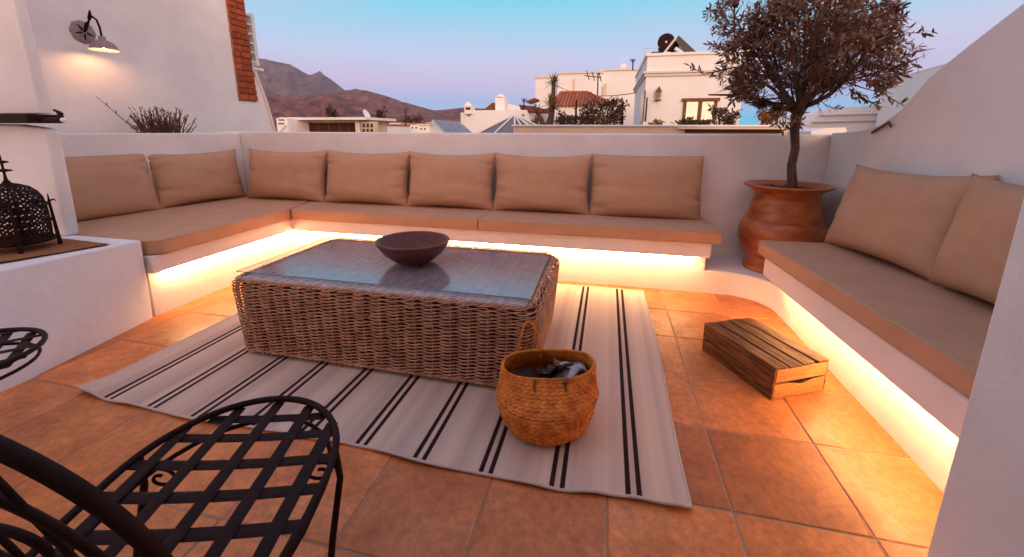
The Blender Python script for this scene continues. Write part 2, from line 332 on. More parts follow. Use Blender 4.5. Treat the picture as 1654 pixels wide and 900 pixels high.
# ------------------------------------------------------------------ pillows
def pillow(W,H,T,loc,rz,lean,label,seed,roll=0,pinch=.10,wr=1.7):
    n,m=40,28; vs=[]; rnd=random.Random(seed)
    folds=[(rnd.choice((-1,1)),rnd.uniform(-.7,.8),rnd.uniform(.10,.22),rnd.uniform(-.4,.4)) for _ in range(7)]
    dents=[(rnd.uniform(-.7,.7),rnd.uniform(-.5,.6),rnd.uniform(.2,.4),rnd.uniform(-.12,.10)) for _ in range(4)]
    for side in (1,-1):
        for j in range(m+1):
            v=-1+2*j/m; v=math.sin(v*PI/2)*.35+v*.65
            for i in range(n+1):
                u=-1+2*i/n; u=math.sin(u*PI/2)*.35+u*.65
                x=u*W/2*(1-pinch*(1-abs(v)**2.2)*abs(u)**3*.9); z=v*H/2*(1-pinch*1.2*(1-abs(u)**2.2)*abs(v)**3)
                e=(max(0,1-abs(u)**3.0)**.55)*(max(0,1-abs(v)**3.0)**.55)
                low=1+.16*(-v)*.6
                t=T/2*e*low
                for (s,vv,wd,sl) in folds:
                    du=(1-s*u); dv=(v-vv-sl*du)/(.035+.06*du)
                    t-=wr*.038*math.exp(-dv*dv)*math.exp(-du/wd)*(e**.5)
                for (du_,dv_,r_,a_) in dents: t+=T*.25*a_*math.exp(-((u-du_)**2+(v-dv_)**2)/r_**2)*e
                t+=.004*noise.noise(Vector((u*3+seed,v*3,side)))*e*2+.0022*noise.noise(Vector((u*9,v*9+seed,side)))*e*2
                vs.append(Vector((x,-side*max(t,0 if e<1e-6 else .001),z)))
    fs=[]; K=(n+1)*(m+1)
    for s in (0,1):
        for j in range(m):
            for i in range(n):
                a=s*K+j*(n+1)+i; q=(a,a+1,a+n+2,a+n+1); fs.append(q if s==0 else q[::-1])
    mb=MB(); mb.add(vs,fs)
    me=mb.mesh('pillow',fabric,True); bm=bmesh.new(); bm.from_mesh(me); bmesh.ops.remove_doubles(bm,verts=bm.verts,dist=.0004); bmesh.ops.recalc_face_normals(bm,faces=bm.faces); bm.to_mesh(me); bm.free()
    o=link(bpy.data.objects.new('pillow',me)); tag(o,label,'pillow',group='beige back pillows on the benches')
    o.matrix_world=Matrix.Translation(loc)@Matrix.Rotation(rz,4,'Z')@Matrix.Rotation(-lean,4,'X')@Matrix.Rotation(roll,4,'Y')
    # seam
    q=[]
    for k in range(120):
        a=k/120*4; s=int(a); r=a-s
        u,v=[(-1+2*r,-1),(1,-1+2*r),(1-2*r,1),(-1,1-2*r)][s]
        q.append(Vector((u*W/2*(1-pinch*(1-abs(v)**2.2)*abs(u)**3*.9),0,v*H/2*(1-pinch*1.2*(1-abs(u)**2.2)*abs(v)**3))))
    sm=MB(); sm.tube(q,.0035,5,closed=True); s=sm.build('piping',fabric,o,smooth=True)
    return o
H=.58
def backp(xl,xr,label,seed,ytop=4.10,zt=1.135,roll=0,**k):
    cxp=(xl+xr)/2; pillow((xr-xl),.605,.30,(cxp,4.055,.578+.275),0,.20,label,seed,roll,**k)
backp(-4.15,-3.07,'first pillow on the back bench, next to the corner',11,wr=1.3)
backp(-3.10,-2.05,'second pillow along the back bench from the corner',12)
backp(-2.09,-1.10,'third pillow along the back bench, straight above the wooden bowl',13)
backp(-1.135,-.13,'fourth pillow along the back bench, its top right corner poking up',14)
backp(-.145,.87,'last pillow at the right end of the back bench',15,pinch=.035)
ang=math.atan2(-4.33+4.575,4.197-2.13)
pillow(1.0,.585,.20,(-4.485,2.70,.585+.275),PI/2-ang,.17,'pillow on the left bench nearest the lantern',21,pinch=.035)
pillow(.93,.585,.24,(-4.36,3.63,.585+.272),PI/2-ang-.06,.17,'pillow on the left bench in the corner beside the back pillows',22,wr=1.5)
pillow(.93,.60,.24,(1.745,2.95,.578+.283),-PI/2+.15,.24,'front-most whole pillow on the right bench, nearer the olive pot',31,wr=.5,roll=-.02)
pillow(.80,.60,.22,(1.80,2.17,.578+.288),-PI/2+.05,.14,'pillow on the right bench half hidden by the house wall corner',32,wr=.5)

# ------------------------------------------------------------------ rug
def rugmat():
    m=bpy.data.materials.new('striped_rug'); m.use_nodes=True; t=m.node_tree; b=t.nodes['Principled BSDF']; b.inputs['Roughness'].default_value=.95; b.inputs['Specular IOR Level'].default_value=.1
    n=t.nodes.new; L=t.links.new
    tcn=n('ShaderNodeTexCoord'); sp=n('ShaderNodeSeparateXYZ'); L(tcn.outputs['Object'],sp.inputs[0])
    # soft tone bands across the width, constant along the stripes
    vx=n('ShaderNodeCombineXYZ'); L(sp.outputs['X'],vx.inputs[0])
    nb=n('ShaderNodeTexNoise'); nb.inputs['Scale'].default_value=9; nb.inputs['Detail'].default_value=3; L(vx.outputs[0],nb.inputs[0])
    r=ramp(t,[(.40,(.72,.52,.39)),(.5,(.63,.45,.345)),(.62,(.55,.385,.30))]); L(nb.outputs[0],r.inputs[0])
    # dark line pairs every .29 m
    a=n('ShaderNodeMath'); a.operation='ADD'; a.inputs[1].default_value=2.4455+.145+.29*2; L(sp.outputs['X'],a.inputs[0])
    d=n('ShaderNodeMath'); d.operation='MODULO'; d.inputs[1].default_value=.29; L(a.outputs[0],d.inputs[0])
    e=n('ShaderNodeMath'); e.operation='SUBTRACT'; e.inputs[1].default_value=.145; L(d.outputs[0],e.inputs[0])
    f=n('ShaderNodeMath'); f.operation='ABSOLUTE'; L(e.outputs[0],f.inputs[0])
    g=n('ShaderNodeMath'); g.operation='SUBTRACT'; g.inputs[1].default_value=.0205; L(f.outputs[0],g.inputs[0])
    k=n('ShaderNodeMath'); k.operation='ABSOLUTE'; L(g.outputs[0],k.inputs[0])
    q=n('ShaderNodeMapRange'); L(k.outputs[0],q.inputs[0]); q.inputs[1].default_value=.0085; q.inputs[2].default_value=.0115; q.inputs[3].default_value=1; q.inputs[4].default_value=0
    mxn=n('ShaderNodeMix'); mxn.data_type='RGBA'; L(q.outputs[0],mxn.inputs[0]); L(r.outputs[0],mxn.inputs[6]); mxn.inputs[7].default_value=(.035,.014,.014,1)
    # weave grain
    wn=n('ShaderNodeTexNoise'); wn.inputs['Scale'].default_value=260; L(tcn.outputs['Object'],wn.inputs[0])
    bp=n('ShaderNodeBump'); bp.inputs['Strength'].default_value=.4; bp.inputs['Distance'].default_value=.003; L(wn.outputs[0],bp.inputs['Height']); L(bp.outputs[0],b.inputs['Normal'])
    L(mxn.outputs[2],b.inputs['Base Color']); return m
def rug():
    nx,ny=130,80; x0,x1,y0,y1=-2.665,.372,1.352,3.53
    def zt(x,y):
        e=max(0,1-(y-y0)/.5); s=max(0,1-(x1-x)/.5)
        z=.009+.0035*(noise.noise(Vector((x*3.2,y*.8,0)))+.5)
        z+=e*e*.009*(.5+.5*math.sin(x*17+2*math.sin(x*5)+1.2))
        z+=s*.010*(.5+.5*math.sin((x1-x)*34+.6))*(.35+.65*e+.2*s)
        z+=.028*max(0,1-math.hypot(x-x0,y-y0)/.16)
        return z
    mb=MB(); vs=[];fs=[]
    def XY(i,j):
        x=x0+(x1-x0)*i/nx; y=y0+(y1-y0)*j/ny
        y+=(.012*math.sin(x*4.1)+.006*math.sin(x*11))*max(0,1-(y-y0)/.4); x+=.008*math.sin(y*3)*max(0,1-(x1-x)/.4)
        return x,y
    for s in (0,1):
        for j in range(ny+1):
            for i in range(nx+1):
                x,y=XY(i,j); vs.append((x,y,zt(x,y)-(.006 if s else 0)))
    K=(nx+1)*(ny+1)
    for j in range(ny):
        for i in range(nx):
            a=j*(nx+1)+i; fs.append((a,a+1,a+nx+2,a+nx+1)); fs.append((K+a,K+a+nx+1,K+a+nx+2,K+a+1))
    mb.add(vs,fs); o=mb.build('rug',rugmat(),smooth=True); tag(o,'beige flat woven rug with pairs of thin dark stripes under the wicker table','rug')
    q=[XY(i,0) for i in range(nx+1)]+[XY(nx,j) for j in range(1,ny+1)]+[XY(i,ny) for i in range(nx-1,-1,-1)]+[XY(0,j) for j in range(ny-1,0,-1)]
    MB().tube([(x,y,zt(x,y)-.003) for x,y in q],.0065,6,closed=True).build('hem',mat('rug_hem',(.66,.50,.41),(.56,.42,.35),.95,60),o,smooth=True)
rug()
# ------------------------------------------------------------------ wicker table
def wicker_table():
    t=thing('coffee_table','large low wicker coffee table with a glass top standing on the striped rug','table',(-1.235,2.34,.012))
    X0,X1,Y0,Y1=-2.185,-.30,1.875,2.87
    def per(s,z,off=0):     # rounded rectangle perimeter, s in 0..1
        k=(z-.045)/.445; ins=.030*max(0,1-k)**1.1*1.0-off
        ins+= .03*max(0,(k-.90)/.10)**2
        x0,x1,y0,y1=X0+ins,X1-ins*1.2,Y0+ins*.35-.0,Y1-ins
        if off: y0=Y0+.030*max(0,1-k)**1.1*.35-off+.03*max(0,(k-.90)/.10)**2
        r=.075; w=x1-x0-2*r; d=y1-y0-2*r; c=PI/2*r; T=2*w+2*d+4*c; a=(s%1)*T
        segs=[('l',w),('c',c),('l',d),('c',c),('l',w),('c',c),('l',d),('c',c)]
        dirs=[(1,0),(0,1),(-1,0),(0,-1)]; p=Vector((x0+r,y0,0)); di=0
        for kind,L in segs:
            dx,dy=dirs[di%4]
            if a<=L:
                if kind=='l': q=p+Vector((dx,dy,0))*a; nrm=Vector((dy,-dx,0))
                else:
                    th=a/r; cen=p+Vector((-dy,dx,0))*r; nrm=Vector((dy,-dx,0)); nrm=Matrix.Rotation(th,3,'Z')@nrm; q=cen+nrm*r
                return Vector((q.x,q.y,z)),nrm
            a-=L
            if kind=='l': p=p+Vector((dx,dy,0))*L
            else: p=p+Vector((-dy,dx,0))*r+Vector((dx,dy,0))*r; di+=1
        return Vector((p.x,p.y,z)),Vector((0,-1,0))
    NS=54; rows=23; mb=MB(); rn=random.Random(4)
    for j in range(rows):
        z=.050+.436*j/(rows-1); ph=j%2
        rj=rn.uniform(-.002,.002)
        for sub in (0,1):
            pts=[]; n=NS*8
            for i in range(n):
                s=i/n; q,nr=per(s,z)
                an=PI*(s*NS+ph+sub); wv=math.cos(an)*.0100
                pts.append(q+nr*(wv+.0015*noise.noise(Vector((s*160,j,sub))))+Vector((0,0,rj+.0050*math.sin(an*1.0)+(sub-.5)*.0015+.0028*noise.noise(Vector((s*60,j*3.3,sub))) )))
            mb.tube(pts,.0040,5,closed=True)
    # plaited rims top and bottom
    for z,rr in ((.492,.009),(.044,.010)):
        for ph in (0,2.1,4.2):
            pts=[]; n=NS*6
            for i in range(n):
                s=i/n; q,nr=per(s,z); a=s*NS*1.5*2*PI/1.5+ph
                pts.append(q+nr*(math.cos(a)*.010-.004)+Vector((0,0,math.sin(a)*.008)))
            mb.tube(pts,.0062,5,closed=True)
    o=world_part(mb.build('woven_cane',wicker,t,smooth=True,kind='stuff'))
    st=MB()
    for i in range(NS):
        s=(i+0.0)/NS
        st.tube([per(s,z,.001)[0] for z in (.046,.2,.35,.47,.492)],.0058,5)
    world_part(st.build('stake',wicker,t,smooth=True,kind='stuff'))
    P(MB().box(X0+.075,X1-.09,Y0+.05,Y1-.075,.055,.475),'gap_shade_core',dark_in,t)  # dark core painting the shade seen through the weave gaps
    # woven top under the glass
    tp=MB(); yy=Y0+.05; r2=random.Random(9)
    k=0
    while yy<Y1-.05:
        pts=[]
        for i in range(121):
            x=X0+.06+(X1-X0-.12)*i/120; pts.append((x,yy+.001*noise.noise(Vector((x*9,yy*50,0))),.486+.004*math.cos(PI*(i/4.0+k%2))))
        tp.tube(pts,.0074,5); yy+=.0135; k+=1
    world_part(tp.build('woven_top',mat('pale_cane',(.60,.53,.51),(.44,.38,.37),.6,14),t,smooth=True,kind='stuff'))
    gm=bpy.data.materials.new('table_glass'); gm.use_nodes=True; T=gm.node_tree; T.nodes.clear()
    tr=T.nodes.new('ShaderNodeBsdfTransparent'); tr.inputs[0].default_value=(.95,.93,.95,1)
    gl=T.nodes.new('ShaderNodeBsdfGlossy'); gl.inputs['Roughness'].default_value=.15; gl.inputs[0].default_value=(.95,.97,1,1)
    fr=T.nodes.new('ShaderNodeFresnel'); fr.inputs[0].default_value=2.7; mi=T.nodes.new('ShaderNodeMixShader')
    nn=T.nodes.new('ShaderNodeTexNoise'); nn.inputs['Scale'].default_value=4; tcn=T.nodes.new('ShaderNodeTexCoord'); T.links.new(tcn.outputs['Object'],nn.inputs[0])
    bp=T.nodes.new('ShaderNodeBump'); bp.inputs['Strength'].default_value=.05; bp.inputs['Distance'].default_value=.02; T.links.new(nn.outputs[0],bp.inputs['Height']); T.links.new(bp.outputs[0],gl.inputs['Normal'])
    ge=T.nodes.new('ShaderNodeNewGeometry'); sb=T.nodes.new('ShaderNodeMath'); sb.operation='SUBTRACT'; sb.inputs[0].default_value=1; T.links.new(ge.outputs['Backfacing'],sb.inputs[1]); ml=T.nodes.new('ShaderNodeMath'); ml.operation='MULTIPLY'; T.links.new(fr.outputs[0],ml.inputs[0]); T.links.new(sb.outputs[0],ml.inputs[1]); T.links.new(ml.outputs[0],mi.inputs[0]); T.links.new(tr.outputs[0],mi.inputs[1]); T.links.new(gl.outputs[0],mi.inputs[2])
    ou=T.nodes.new('ShaderNodeOutputMaterial'); T.links.new(mi.outputs[0],ou.inputs[0])
    P(MB().box(-2.20,-.355,1.972,2.835,.5075,.5135),'glass_top',gm,t,bevel=.002,seg=1)
    em=mat('glass_edge',(.10,.16,.15),None,.15,spec=.6)
    P(MB().tube([(-2.2,1.9715,.5105),(-.355,1.9715,.5105),(-.3545,2.835,.5105),(-2.2,2.8355,.5105)],.003,4,closed=True),'glass_rim',em,t)
    for x,y in ((-2.03,1.945),(-.48,1.96),(-2.03,2.75),(-.48,2.75)):
        P(MB().box(x-.06,x+.06,y-.035,y+.035,.0125,.046),'foot',bowlwood,t,bevel=.004)
wicker_table()
# bowl
def bowl():
    c=(-1.215,2.395,.5138)
    pr=[(0,.0),(.085,.0),(.095,.006),(.14,.030),(.190,.072),(.222,.115),(.236,.140),(.238,.150),(.232,.156),(.218,.155),(.208,.146),(.175,.098),(.12,.052),(.07,.032),(0,.028)]
    pr=[(max(r,.0005),z) for r,z in pr]
    o=MB().lathe(pr,56,c,wob=lambda a,z:1+.012*math.cos(2*a+.6)).build('bowl',bowlwood,smooth=True); tag(o,'dark brown carved wooden bowl standing on the glass table top','bowl')
bowl()
# ------------------------------------------------------------------ basket
def basket():
    C0=Vector((-.222,1.715,.017))
    t=thing('basket','orange seagrass belly basket with loop handles standing on the rug in front of the table','basket',C0)
    Hh=.29
    def R(z,a):
        k=z/Hh
        r=[(0,.172),(.08,.196),(.25,.216),(.42,.224),(.50,.221),(.56,.231),(.66,.224),(.85,.215),(1,.212)]
        v=interp(r,min(max(k,0),1)); return v*(1+.02*math.sin(2*a+1)+.012*math.sin(3*a))
    def ztop(a): return Hh*(1+.10*math.cos(a-.55)+.02*math.sin(3*a))
    nA=210; nz=84
    vs=[];fs=[]
    for s in (0,1):
        for j in range(nz+1):
            for i in range(nA):
                a=2*PI*i/nA; z=ztop(a)*j/nz; r=R(Hh*j/nz,a)
                # chevron leaf plait relief
                if s==0:
                    u=a*nA/(2*PI)/5; v=j/4
                    ch=abs(((u+ (v if int(v)%2==0 else -v)*.55)%1)-.5)*2
                    rw=abs((v%1)-.5)*2
                    r+=.0095*(1-ch**2)*(1-rw**3)+.002*noise.noise(Vector((a*30,z*90,0)))-.003
                    if j>nz-2: r+=.003
                else: r-=.009
                sq=1-.46*max(0,j/nz-.45)/.55
                vs.append((r*math.cos(a),r*math.sin(a)*sq,z if s==0 else max(z,.008)))
    K=(nz+1)*nA
    for j in range(nz):
        for i in range(nA):
            a=j*nA+i; b=j*nA+(i+1)%nA; fs.append((a,b,b+nA,a+nA)); fs.append((K+a,K+a+nA,K+b+nA,K+b))
    for i in range(nA):
        a=nz*nA+i; b=nz*nA+(i+1)%nA; fs.append((a,b,K+b,K+a))
    fs.append(tuple(range(nA))[::-1]); fs.append(tuple(K+i for i in range(nA)))
    me=MB(); me.add(vs,fs); o=me.build('woven_body',seagrass,t,smooth=False)
    rm=MB()
    for ph in (0,PI):
        rm.tube([((R(Hh,a)-.004+.004*math.cos(a*46+ph))*math.cos(a),.54*(R(Hh,a)-.004+.004*math.cos(a*46+ph))*math.sin(a),ztop(a)+.002+.004*math.sin(a*46+ph)) for a in [2*PI*i/360 for i in range(360)]],.0042,5,closed=True)
    rm.build('rim',seagrass,t,smooth=True)
    # belly fold
    rm=MB()
    for ph in (0,PI):
        rm.tube([((R(Hh*.55,a)+.003+.003*math.cos(a*60+ph))*math.cos(a),(R(Hh*.55,a)+.003+.003*math.cos(a*60+ph))*math.sin(a),ztop(a)*.545+.003*math.sin(a*60+ph)) for a in [2*PI*i/360 for i in range(360)]],.003,4,closed=True)
    rm.build('belly_seam',seagrass,t,smooth=True)
    def handle(ac,hgt,name,down=False):
        hb=MB(); hw=.30
        for ph in (0,PI):
            pts=[]
            for i in range(91):
                s=i/90; a=ac+hw*(2*s-1); rr=R(Hh,a)-.006
                base=Vector((rr*math.cos(a),rr*.56*math.sin(a),ztop(a)-.045))
                up=math.sin(PI*s)**.6
                if down: p=base+Vector((-math.cos(ac)*.03*up,-math.sin(ac)*.03*up,.045+.02*up))
                else: p=base+Vector((math.cos(ac)*.02*up,math.sin(ac)*.02*up,hgt*up))
                tw=s*46+ph; p+=Vector((math.cos(tw)*.0042,0,math.sin(tw)*.0042)); pts.append(p)
            hb.tube(pts,.0042,5)
        hb.build('handle',seagrass,t,smooth=True)
    handle(2.1,.19,'handle')
    # near handle folded down into the basket: only its knots show outside
    for a in (-1.75,-1.1):
        kb=MB(); r=R(Hh,a)+.004
        kb.tube([(r*math.cos(a),.56*r*math.sin(a),ztop(a)+.006),(r*1.01*math.cos(a),.60*r*1.01*math.sin(a),ztop(a)-.02),(r*math.cos(a+.03),.665*r*math.sin(a+.03),ztop(a)-.045)],[.008,.007,.003],6)
        kb.build('knot',mat('knot_cane',(.22,.09,.025),None,.7),t,smooth=True)
    cm_=MB(); vs=[(0,0,.20)];n=36
    for rr in (.06,.11,.150,.172):
        for i in range(n): a=2*PI*i/n; vs.append((rr*math.cos(a)*1.05,rr*.62*math.sin(a),.215+.05*noise.noise(Vector((rr*14*math.cos(a),rr*14*math.sin(a),4)))-(.03 if rr>.16 else 0)))
    cm_.add(vs,[(0,1+i,1+(i+1)%n) for i in range(n)]+[(1+k*n+i,1+(k+1)*n+i,1+(k+1)*n+(i+1)%n,1+k*n+(i+1)%n) for k in range(3) for i in range(n)])
    o=cm_.build('dark_cloth',mat('dark_cloth',(.06,.022,.018),(.025,.01,.01),.9,20,.3,60),smooth=True); o.location=C0; tag(o,'crumpled dark cloth filling the inside of the basket','cloth')
    # folded papers inside, each a thing
    pm=mat('paper_print',(.55,.50,.47),(.06,.04,.05),.5,24,spec=.4); pm2=mat('paper_white',(.50,.44,.42),(.10,.07,.07),.5,26); red=mat('orange_cane',(.35,.12,.04),None,.6)
    specs=[((.035,.03,.255),(.9,.25,.5),pm,'dark printed folded paper sticking up inside the basket, the left one'),((.085,-.025,.255),(1.05,-.1,.9),pm2,'pale folded paper sticking up in the middle of the basket'),((.10,.05,.265),(1.2,.35,.2),pm,'dark printed folded paper at the back of the basket')]
    for (l,r,mm,lab) in specs:
        mb=MB(); vs=[];nx=10
        for s in (0,1):
            for i in range(nx+1):
                for k in range(5):
                    u=i/nx-.5; v=k/4-.5
                    vs.append((u*.14,.018*math.sin(u*5)+.01*math.sin(v*6+u*4)+s*.007,v*.16))
        K=(nx+1)*5;fs=[]
        for i in range(nx):
            for k in range(4):
                a=i*5+k; fs.append((a,a+1,a+6,a+5)); fs.append((K+a,K+a+5,K+a+6,K+a+1))
        mb.add(vs,fs); o=mb.build('folded_paper',mm); tag(o,lab,'paper'); o.location=C0+Vector(l); o.rotation_euler=r
    o=MB().tube([(0,0,0),(.05,-.02,.006),(.11,-.035,0),(.16,-.03,-.01)],.007,7).build('cane_stick',red,smooth=True); tag(o,'reddish cane stick lying across the papers in the basket','stick'); o.location=C0+Vector((.03,.04,.285))
basket()
# ------------------------------------------------------------------ crate
def crate():
    A=Vector((.654,2.611,0)); B=Vector((.896,2.145,0)); 
    ex=(B-A).normalized(); ey=Vector((-ex.y,ex.x,0)); L=(B-A).length; W=.355; Hc=.185
    t=thing('wooden_crate','brown slatted wooden crate standing upside down on the terracotta floor','crate',A+ex*L/2+ey*W/2)
    M=Matrix(((ex.x,ey.x,0,A.x),(ex.y,ey.y,0,A.y),(0,0,1,0),(0,0,0,1)))
    rn=random.Random(5)
    def piece(x0,x1,y0,y1,z0,z1,name,m,jit=1,par=t):
        mb=MB(); cx,cy,cz=(x0+x1)/2,(y0+y1)/2,(z0+z1)/2
        mb.box(x0-cx,x1-cx,y0-cy,y1-cy,z0-cz,z1-cz)
        o=mb.build(name,m,par,bevel=.0022,seg=2)
        o.matrix_world=M@Matrix.Translation((cx+rn.uniform(-.003,.003)*jit,cy,cz))@Matrix.Rotation(rn.uniform(-.006,.006)*jit,4,'Z')@Matrix.Rotation(rn.uniform(-.006,.006)*jit,4,'Y')
        return o
    sw=(W-.009*3)/4
    for k in range(4):
        w0=k*(sw+.009); piece(0,L,w0+.001*k,w0+sw-.002,Hc-.013,Hc,'slat',cratewood)
    for y0 in (0,W-.012):
        piece(.0,L,y0,y0+.012,Hc-.094,Hc-.0145,'side_slat',cratewood); piece(.0,L,y0,y0+.012,.003,.082,'side_slat',cratewood)
    for x0 in (.013,L-.0): 
        x0=x0 if x0<.1 else L+.0005
        piece(x0-.012,x0,.0125,W-.0125,Hc-.086,Hc-.0145,'end_board',endwood)
        # lower board with a hand scoop
        n=24; prof=[(.0125,.003),(W-.0125,.003)]+[(W-.0125-(W-.025)*i/n, .084-.020*math.exp(-(((i/n)-.45)/.17)**2)) for i in range(n+1)]
        o=MB().extr([(x0-.012,y,z) for y,z in prof],(.012,0,0)).build('end_board',endwood,t,bevel=.0015,seg=1); o.matrix_world=M
    for (x,y) in ((.025,.014),(L-.025,.014),(.025,W-.026),(L-.025,W-.026)):
        piece(x-.012,x+.012,y,y+.012,.004,Hc-.016,'corner_post',cratewood,0)
crate()
# ------------------------------------------------------------------ pot and olive tree
def olive():
    PC=Vector((1.49,3.86,.2))
    p=thing('terracotta_pot','large ribbed terracotta urn pot with wide rim holding the olive tree','pot',PC)
    pr=[(.001,0),(.245,0),(.262,.015),(.262,.04),(.250,.052),(.243,.07),(.252,.10),(.290,.17),(.318,.25),(.326,.32),(.316,.385),(.298,.425),(.285,.43),(.268,.50),(.252,.57),(.240,.63),(.240,.67),(.258,.695),(.300,.715),(.318,.722),(.323,.733),(.316,.744),(.296,.742),(.262,.730),(.235,.71),(.225,.68),(.001,.675)]
    fine=[]
    for (a,b) in zip(pr,pr[1:]):
        n=max(1,int(math.hypot(b[0]-a[0],b[1]-a[1])/.012))
        for i in range(n): fine.append((a[0]+(b[0]-a[0])*i/n,a[1]+(b[1]-a[1])*i/n))
    fine.append(pr[-1])
    fine=[(r+(.0028*math.sin(z*210)+.0015*math.sin(z*97) if .08<z<.67 and r>.2 else 0),z) for r,z in fine]
    o=MB().lathe(fine,64,wob=lambda a,z:1+.008*math.sin(2*a+z*3)).build('body',potclay,p,smooth=True)
    sm=MB(); vs=[(0,0,.715)]; n=40
    for rr in (.08,.16,.236):
        for i in range(n): a=2*PI*i/n; vs.append((rr*math.cos(a),rr*math.sin(a),.712+.02*noise.noise(Vector((rr*20*math.cos(a),rr*20*math.sin(a),1)))-(.01 if rr>.2 else 0)))
    fs=[(0,1+i,1+(i+1)%n) for i in range(n)]+[(1+k*n+i,1+(k+1)*n+i,1+(k+1)*n+(i+1)%n,1+k*n+(i+1)%n) for k in range(2) for i in range(n)]
    sm.add(vs,fs).build('soil',soil,p,smooth=True)
    # tree
    base=PC+Vector((.03,.0,.70))
    t=thing('olive_tree','small olive tree with a round open crown growing in the terracotta pot','tree',base)
    rn=random.Random(12)
    CC=Vector((-.03,-.02,1.32)); RX,RY,RZ=.70,.62,.76
    def inside(q,k=1):
        d=q-CC; zz=RZ if d.z>0 else .78
        return (d.x/RX)**2+(d.y/RY)**2+(d.z/zz)**2<k*(1+.75*noise.noise(q*2.6+Vector((3,9,1))))
    tips=[]; wood=MB(); nodes=[]
    trunk=[Vector(v) for v in ((0,0,-.02),(.0,0,.05),(-.02,.01,.2),(-.015,.0,.34),(-.035,.01,.48),(-.04,.0,.60),(-.03,0,.68))]
    wood.tube(trunk,[.052,.038,.033,.031,.034,.038,.036],12)
    def grow(p,d,L,r,lev):
        pts=[p.copy()]; rs=[r]; n=6
        d=d.normalized()
        for i in range(n):
            d=(d+Vector((rn.gauss(0,.14),rn.gauss(0,.14),rn.gauss(0,.10)+(.05 if lev<2 else .0)))).normalized()
            q=pts[-1]+d*L/n
            if lev>=1 and not inside(q,1.12): break
            pts.append(q); rs.append(r*(1-.6*(i+1)/n))
        if len(pts)<2: return
        wood.tube(pts,rs,7 if lev<2 else 4)
        if lev>=2: tips.append((pts,lev))
        if lev<4:
            k={0:6,1:5,2:4,3:3}[lev]
            for c in range(k):
                f=rn.uniform(.25,1); i=min(int(f*(len(pts)-1)),len(pts)-1); pp=pts[i]
                ax=Vector((rn.gauss(0,1),rn.gauss(0,1),rn.gauss(0,.7))); nd=(d*.75+ax.normalized()*rn.uniform(.55,1.0)).normalized()
                grow(pp,nd,L*rn.uniform(.5,.75),rs[i]*.6,lev+1)
    top=trunk[-1]
    for a,el,L,r in ((2.9,.85,.80,.026),(.2,.80,.85,.028),(1.6,1.1,.85,.024),(4.3,1.0,.8,.024),(3.6,.35,.6,.018),(5.7,.42,.7,.020),(.9,.45,.6,.018),(2.2,1.35,1.0,.026),(5.2,1.25,1.0,.022),(3.1,.55,.75,.018)):
        grow(top-Vector((0,0,rn.uniform(.0,.10))),Vector((math.cos(a)*math.cos(el),math.sin(a)*math.cos(el),math.sin(el))),L,r,0)
    # stray sprigs seen in the photograph
    for (a,b,c) in (((-.55,-.05,.98),(-.78,-.05,.93),(-.93,-.05,1.02)),((.35,-.1,.85),(.52,-.12,.72),(.72,-.12,.60)),((-.5,0,.75),(-.6,0,.62),(-.70,0,.68)),((.3,0,.8),(.42,-.05,.70),(.50,-.05,.66))):
        pts=[Vector(a),Vector(b),Vector(c)]; wood.tube(pts,[.006,.004,.002],4); tips.append((pts,9))
    world=wood.build('trunk',bark,t,smooth=True)
    lf=MB(); nl=0
    def leaf(p,d,L):
        d=d.normalized(); s=d.orthogonal().normalized(); s=Matrix.Rotation(rn.uniform(0,2*PI),3,d)@s; n=d.cross(s)
        wd=L*rn.uniform(.11,.16); cu=rn.uniform(-.15,.25)*L
        a=p; m1=p+d*L*.35+n*cu*.3; m2=p+d*L*.7+n*cu*.7; e=p+d*L+n*cu
        lf.add([a,m1+s*wd,m1-s*wd,m2+s*wd*.8,m2-s*wd*.8,e],[(0,1,2),(1,3,4,2),(3,5,4)])
    rn2=random.Random(3)
    for pts,lev in tips:
        n=len(pts)
        den=9 if lev>=3 else 4
        for i in range(1,n):
            seg=pts[i]-pts[i-1]
            for k in range(26 if lev==9 else den//2 if lev<4 else 5):
                if rn.random()<(.45 if lev==9 else .84): continue
                q=pts[i-1]+seg*rn.random()
                if lev<9 and noise.noise(q*3.6+Vector((4,1,7)))<.05: continue
                d=seg.normalized()*rn.uniform(.3,1)+Vector((rn.gauss(0,.6),rn.gauss(0,.6),rn.gauss(0,.6)))
                leaf(q,d,rn.uniform(.042,.068)); nl+=1
    lf.build('crown',leafm,t); print('leaves',nl,len(tips))
    return t
olive()
# ------------------------------------------------------------------ jute mat, lantern
def matthing():
    mb=MB(); n=30; vs=[]
    c0,c1,c2,c3=Vector((-3.265,2.01,0)),Vector((-4.3,2.07,0)),Vector((-4.3,1.42,0)),Vector((-3.42,1.50,0))
    for s in (0,1):
        for j in range(n+1):
            for i in range(n+1):
                u,v=i/n,j/n; p=(c0*(1-u)+c1*u)*(1-v)+(c3*(1-u)+c2*u)*v
                z=.602+.004*noise.noise(p*7)+.018*max(0,1-(p-c3).length/.12)**2+(0 if s else .005)
                vs.append((p.x,p.y,z))
    K=(n+1)**2; fs=[]
    for j in range(n):
        for i in range(n):
            a=j*(n+1)+i; fs+=[(a,a+1,a+n+2,a+n+1),(K+a,K+a+n+1,K+a+n+2,K+a+1)]
    mb.add(vs,fs); o=mb.build('woven_mat',jute,smooth=True); tag(o,'brown woven jute mat lying on the plaster block under the lantern','mat')
matthing()
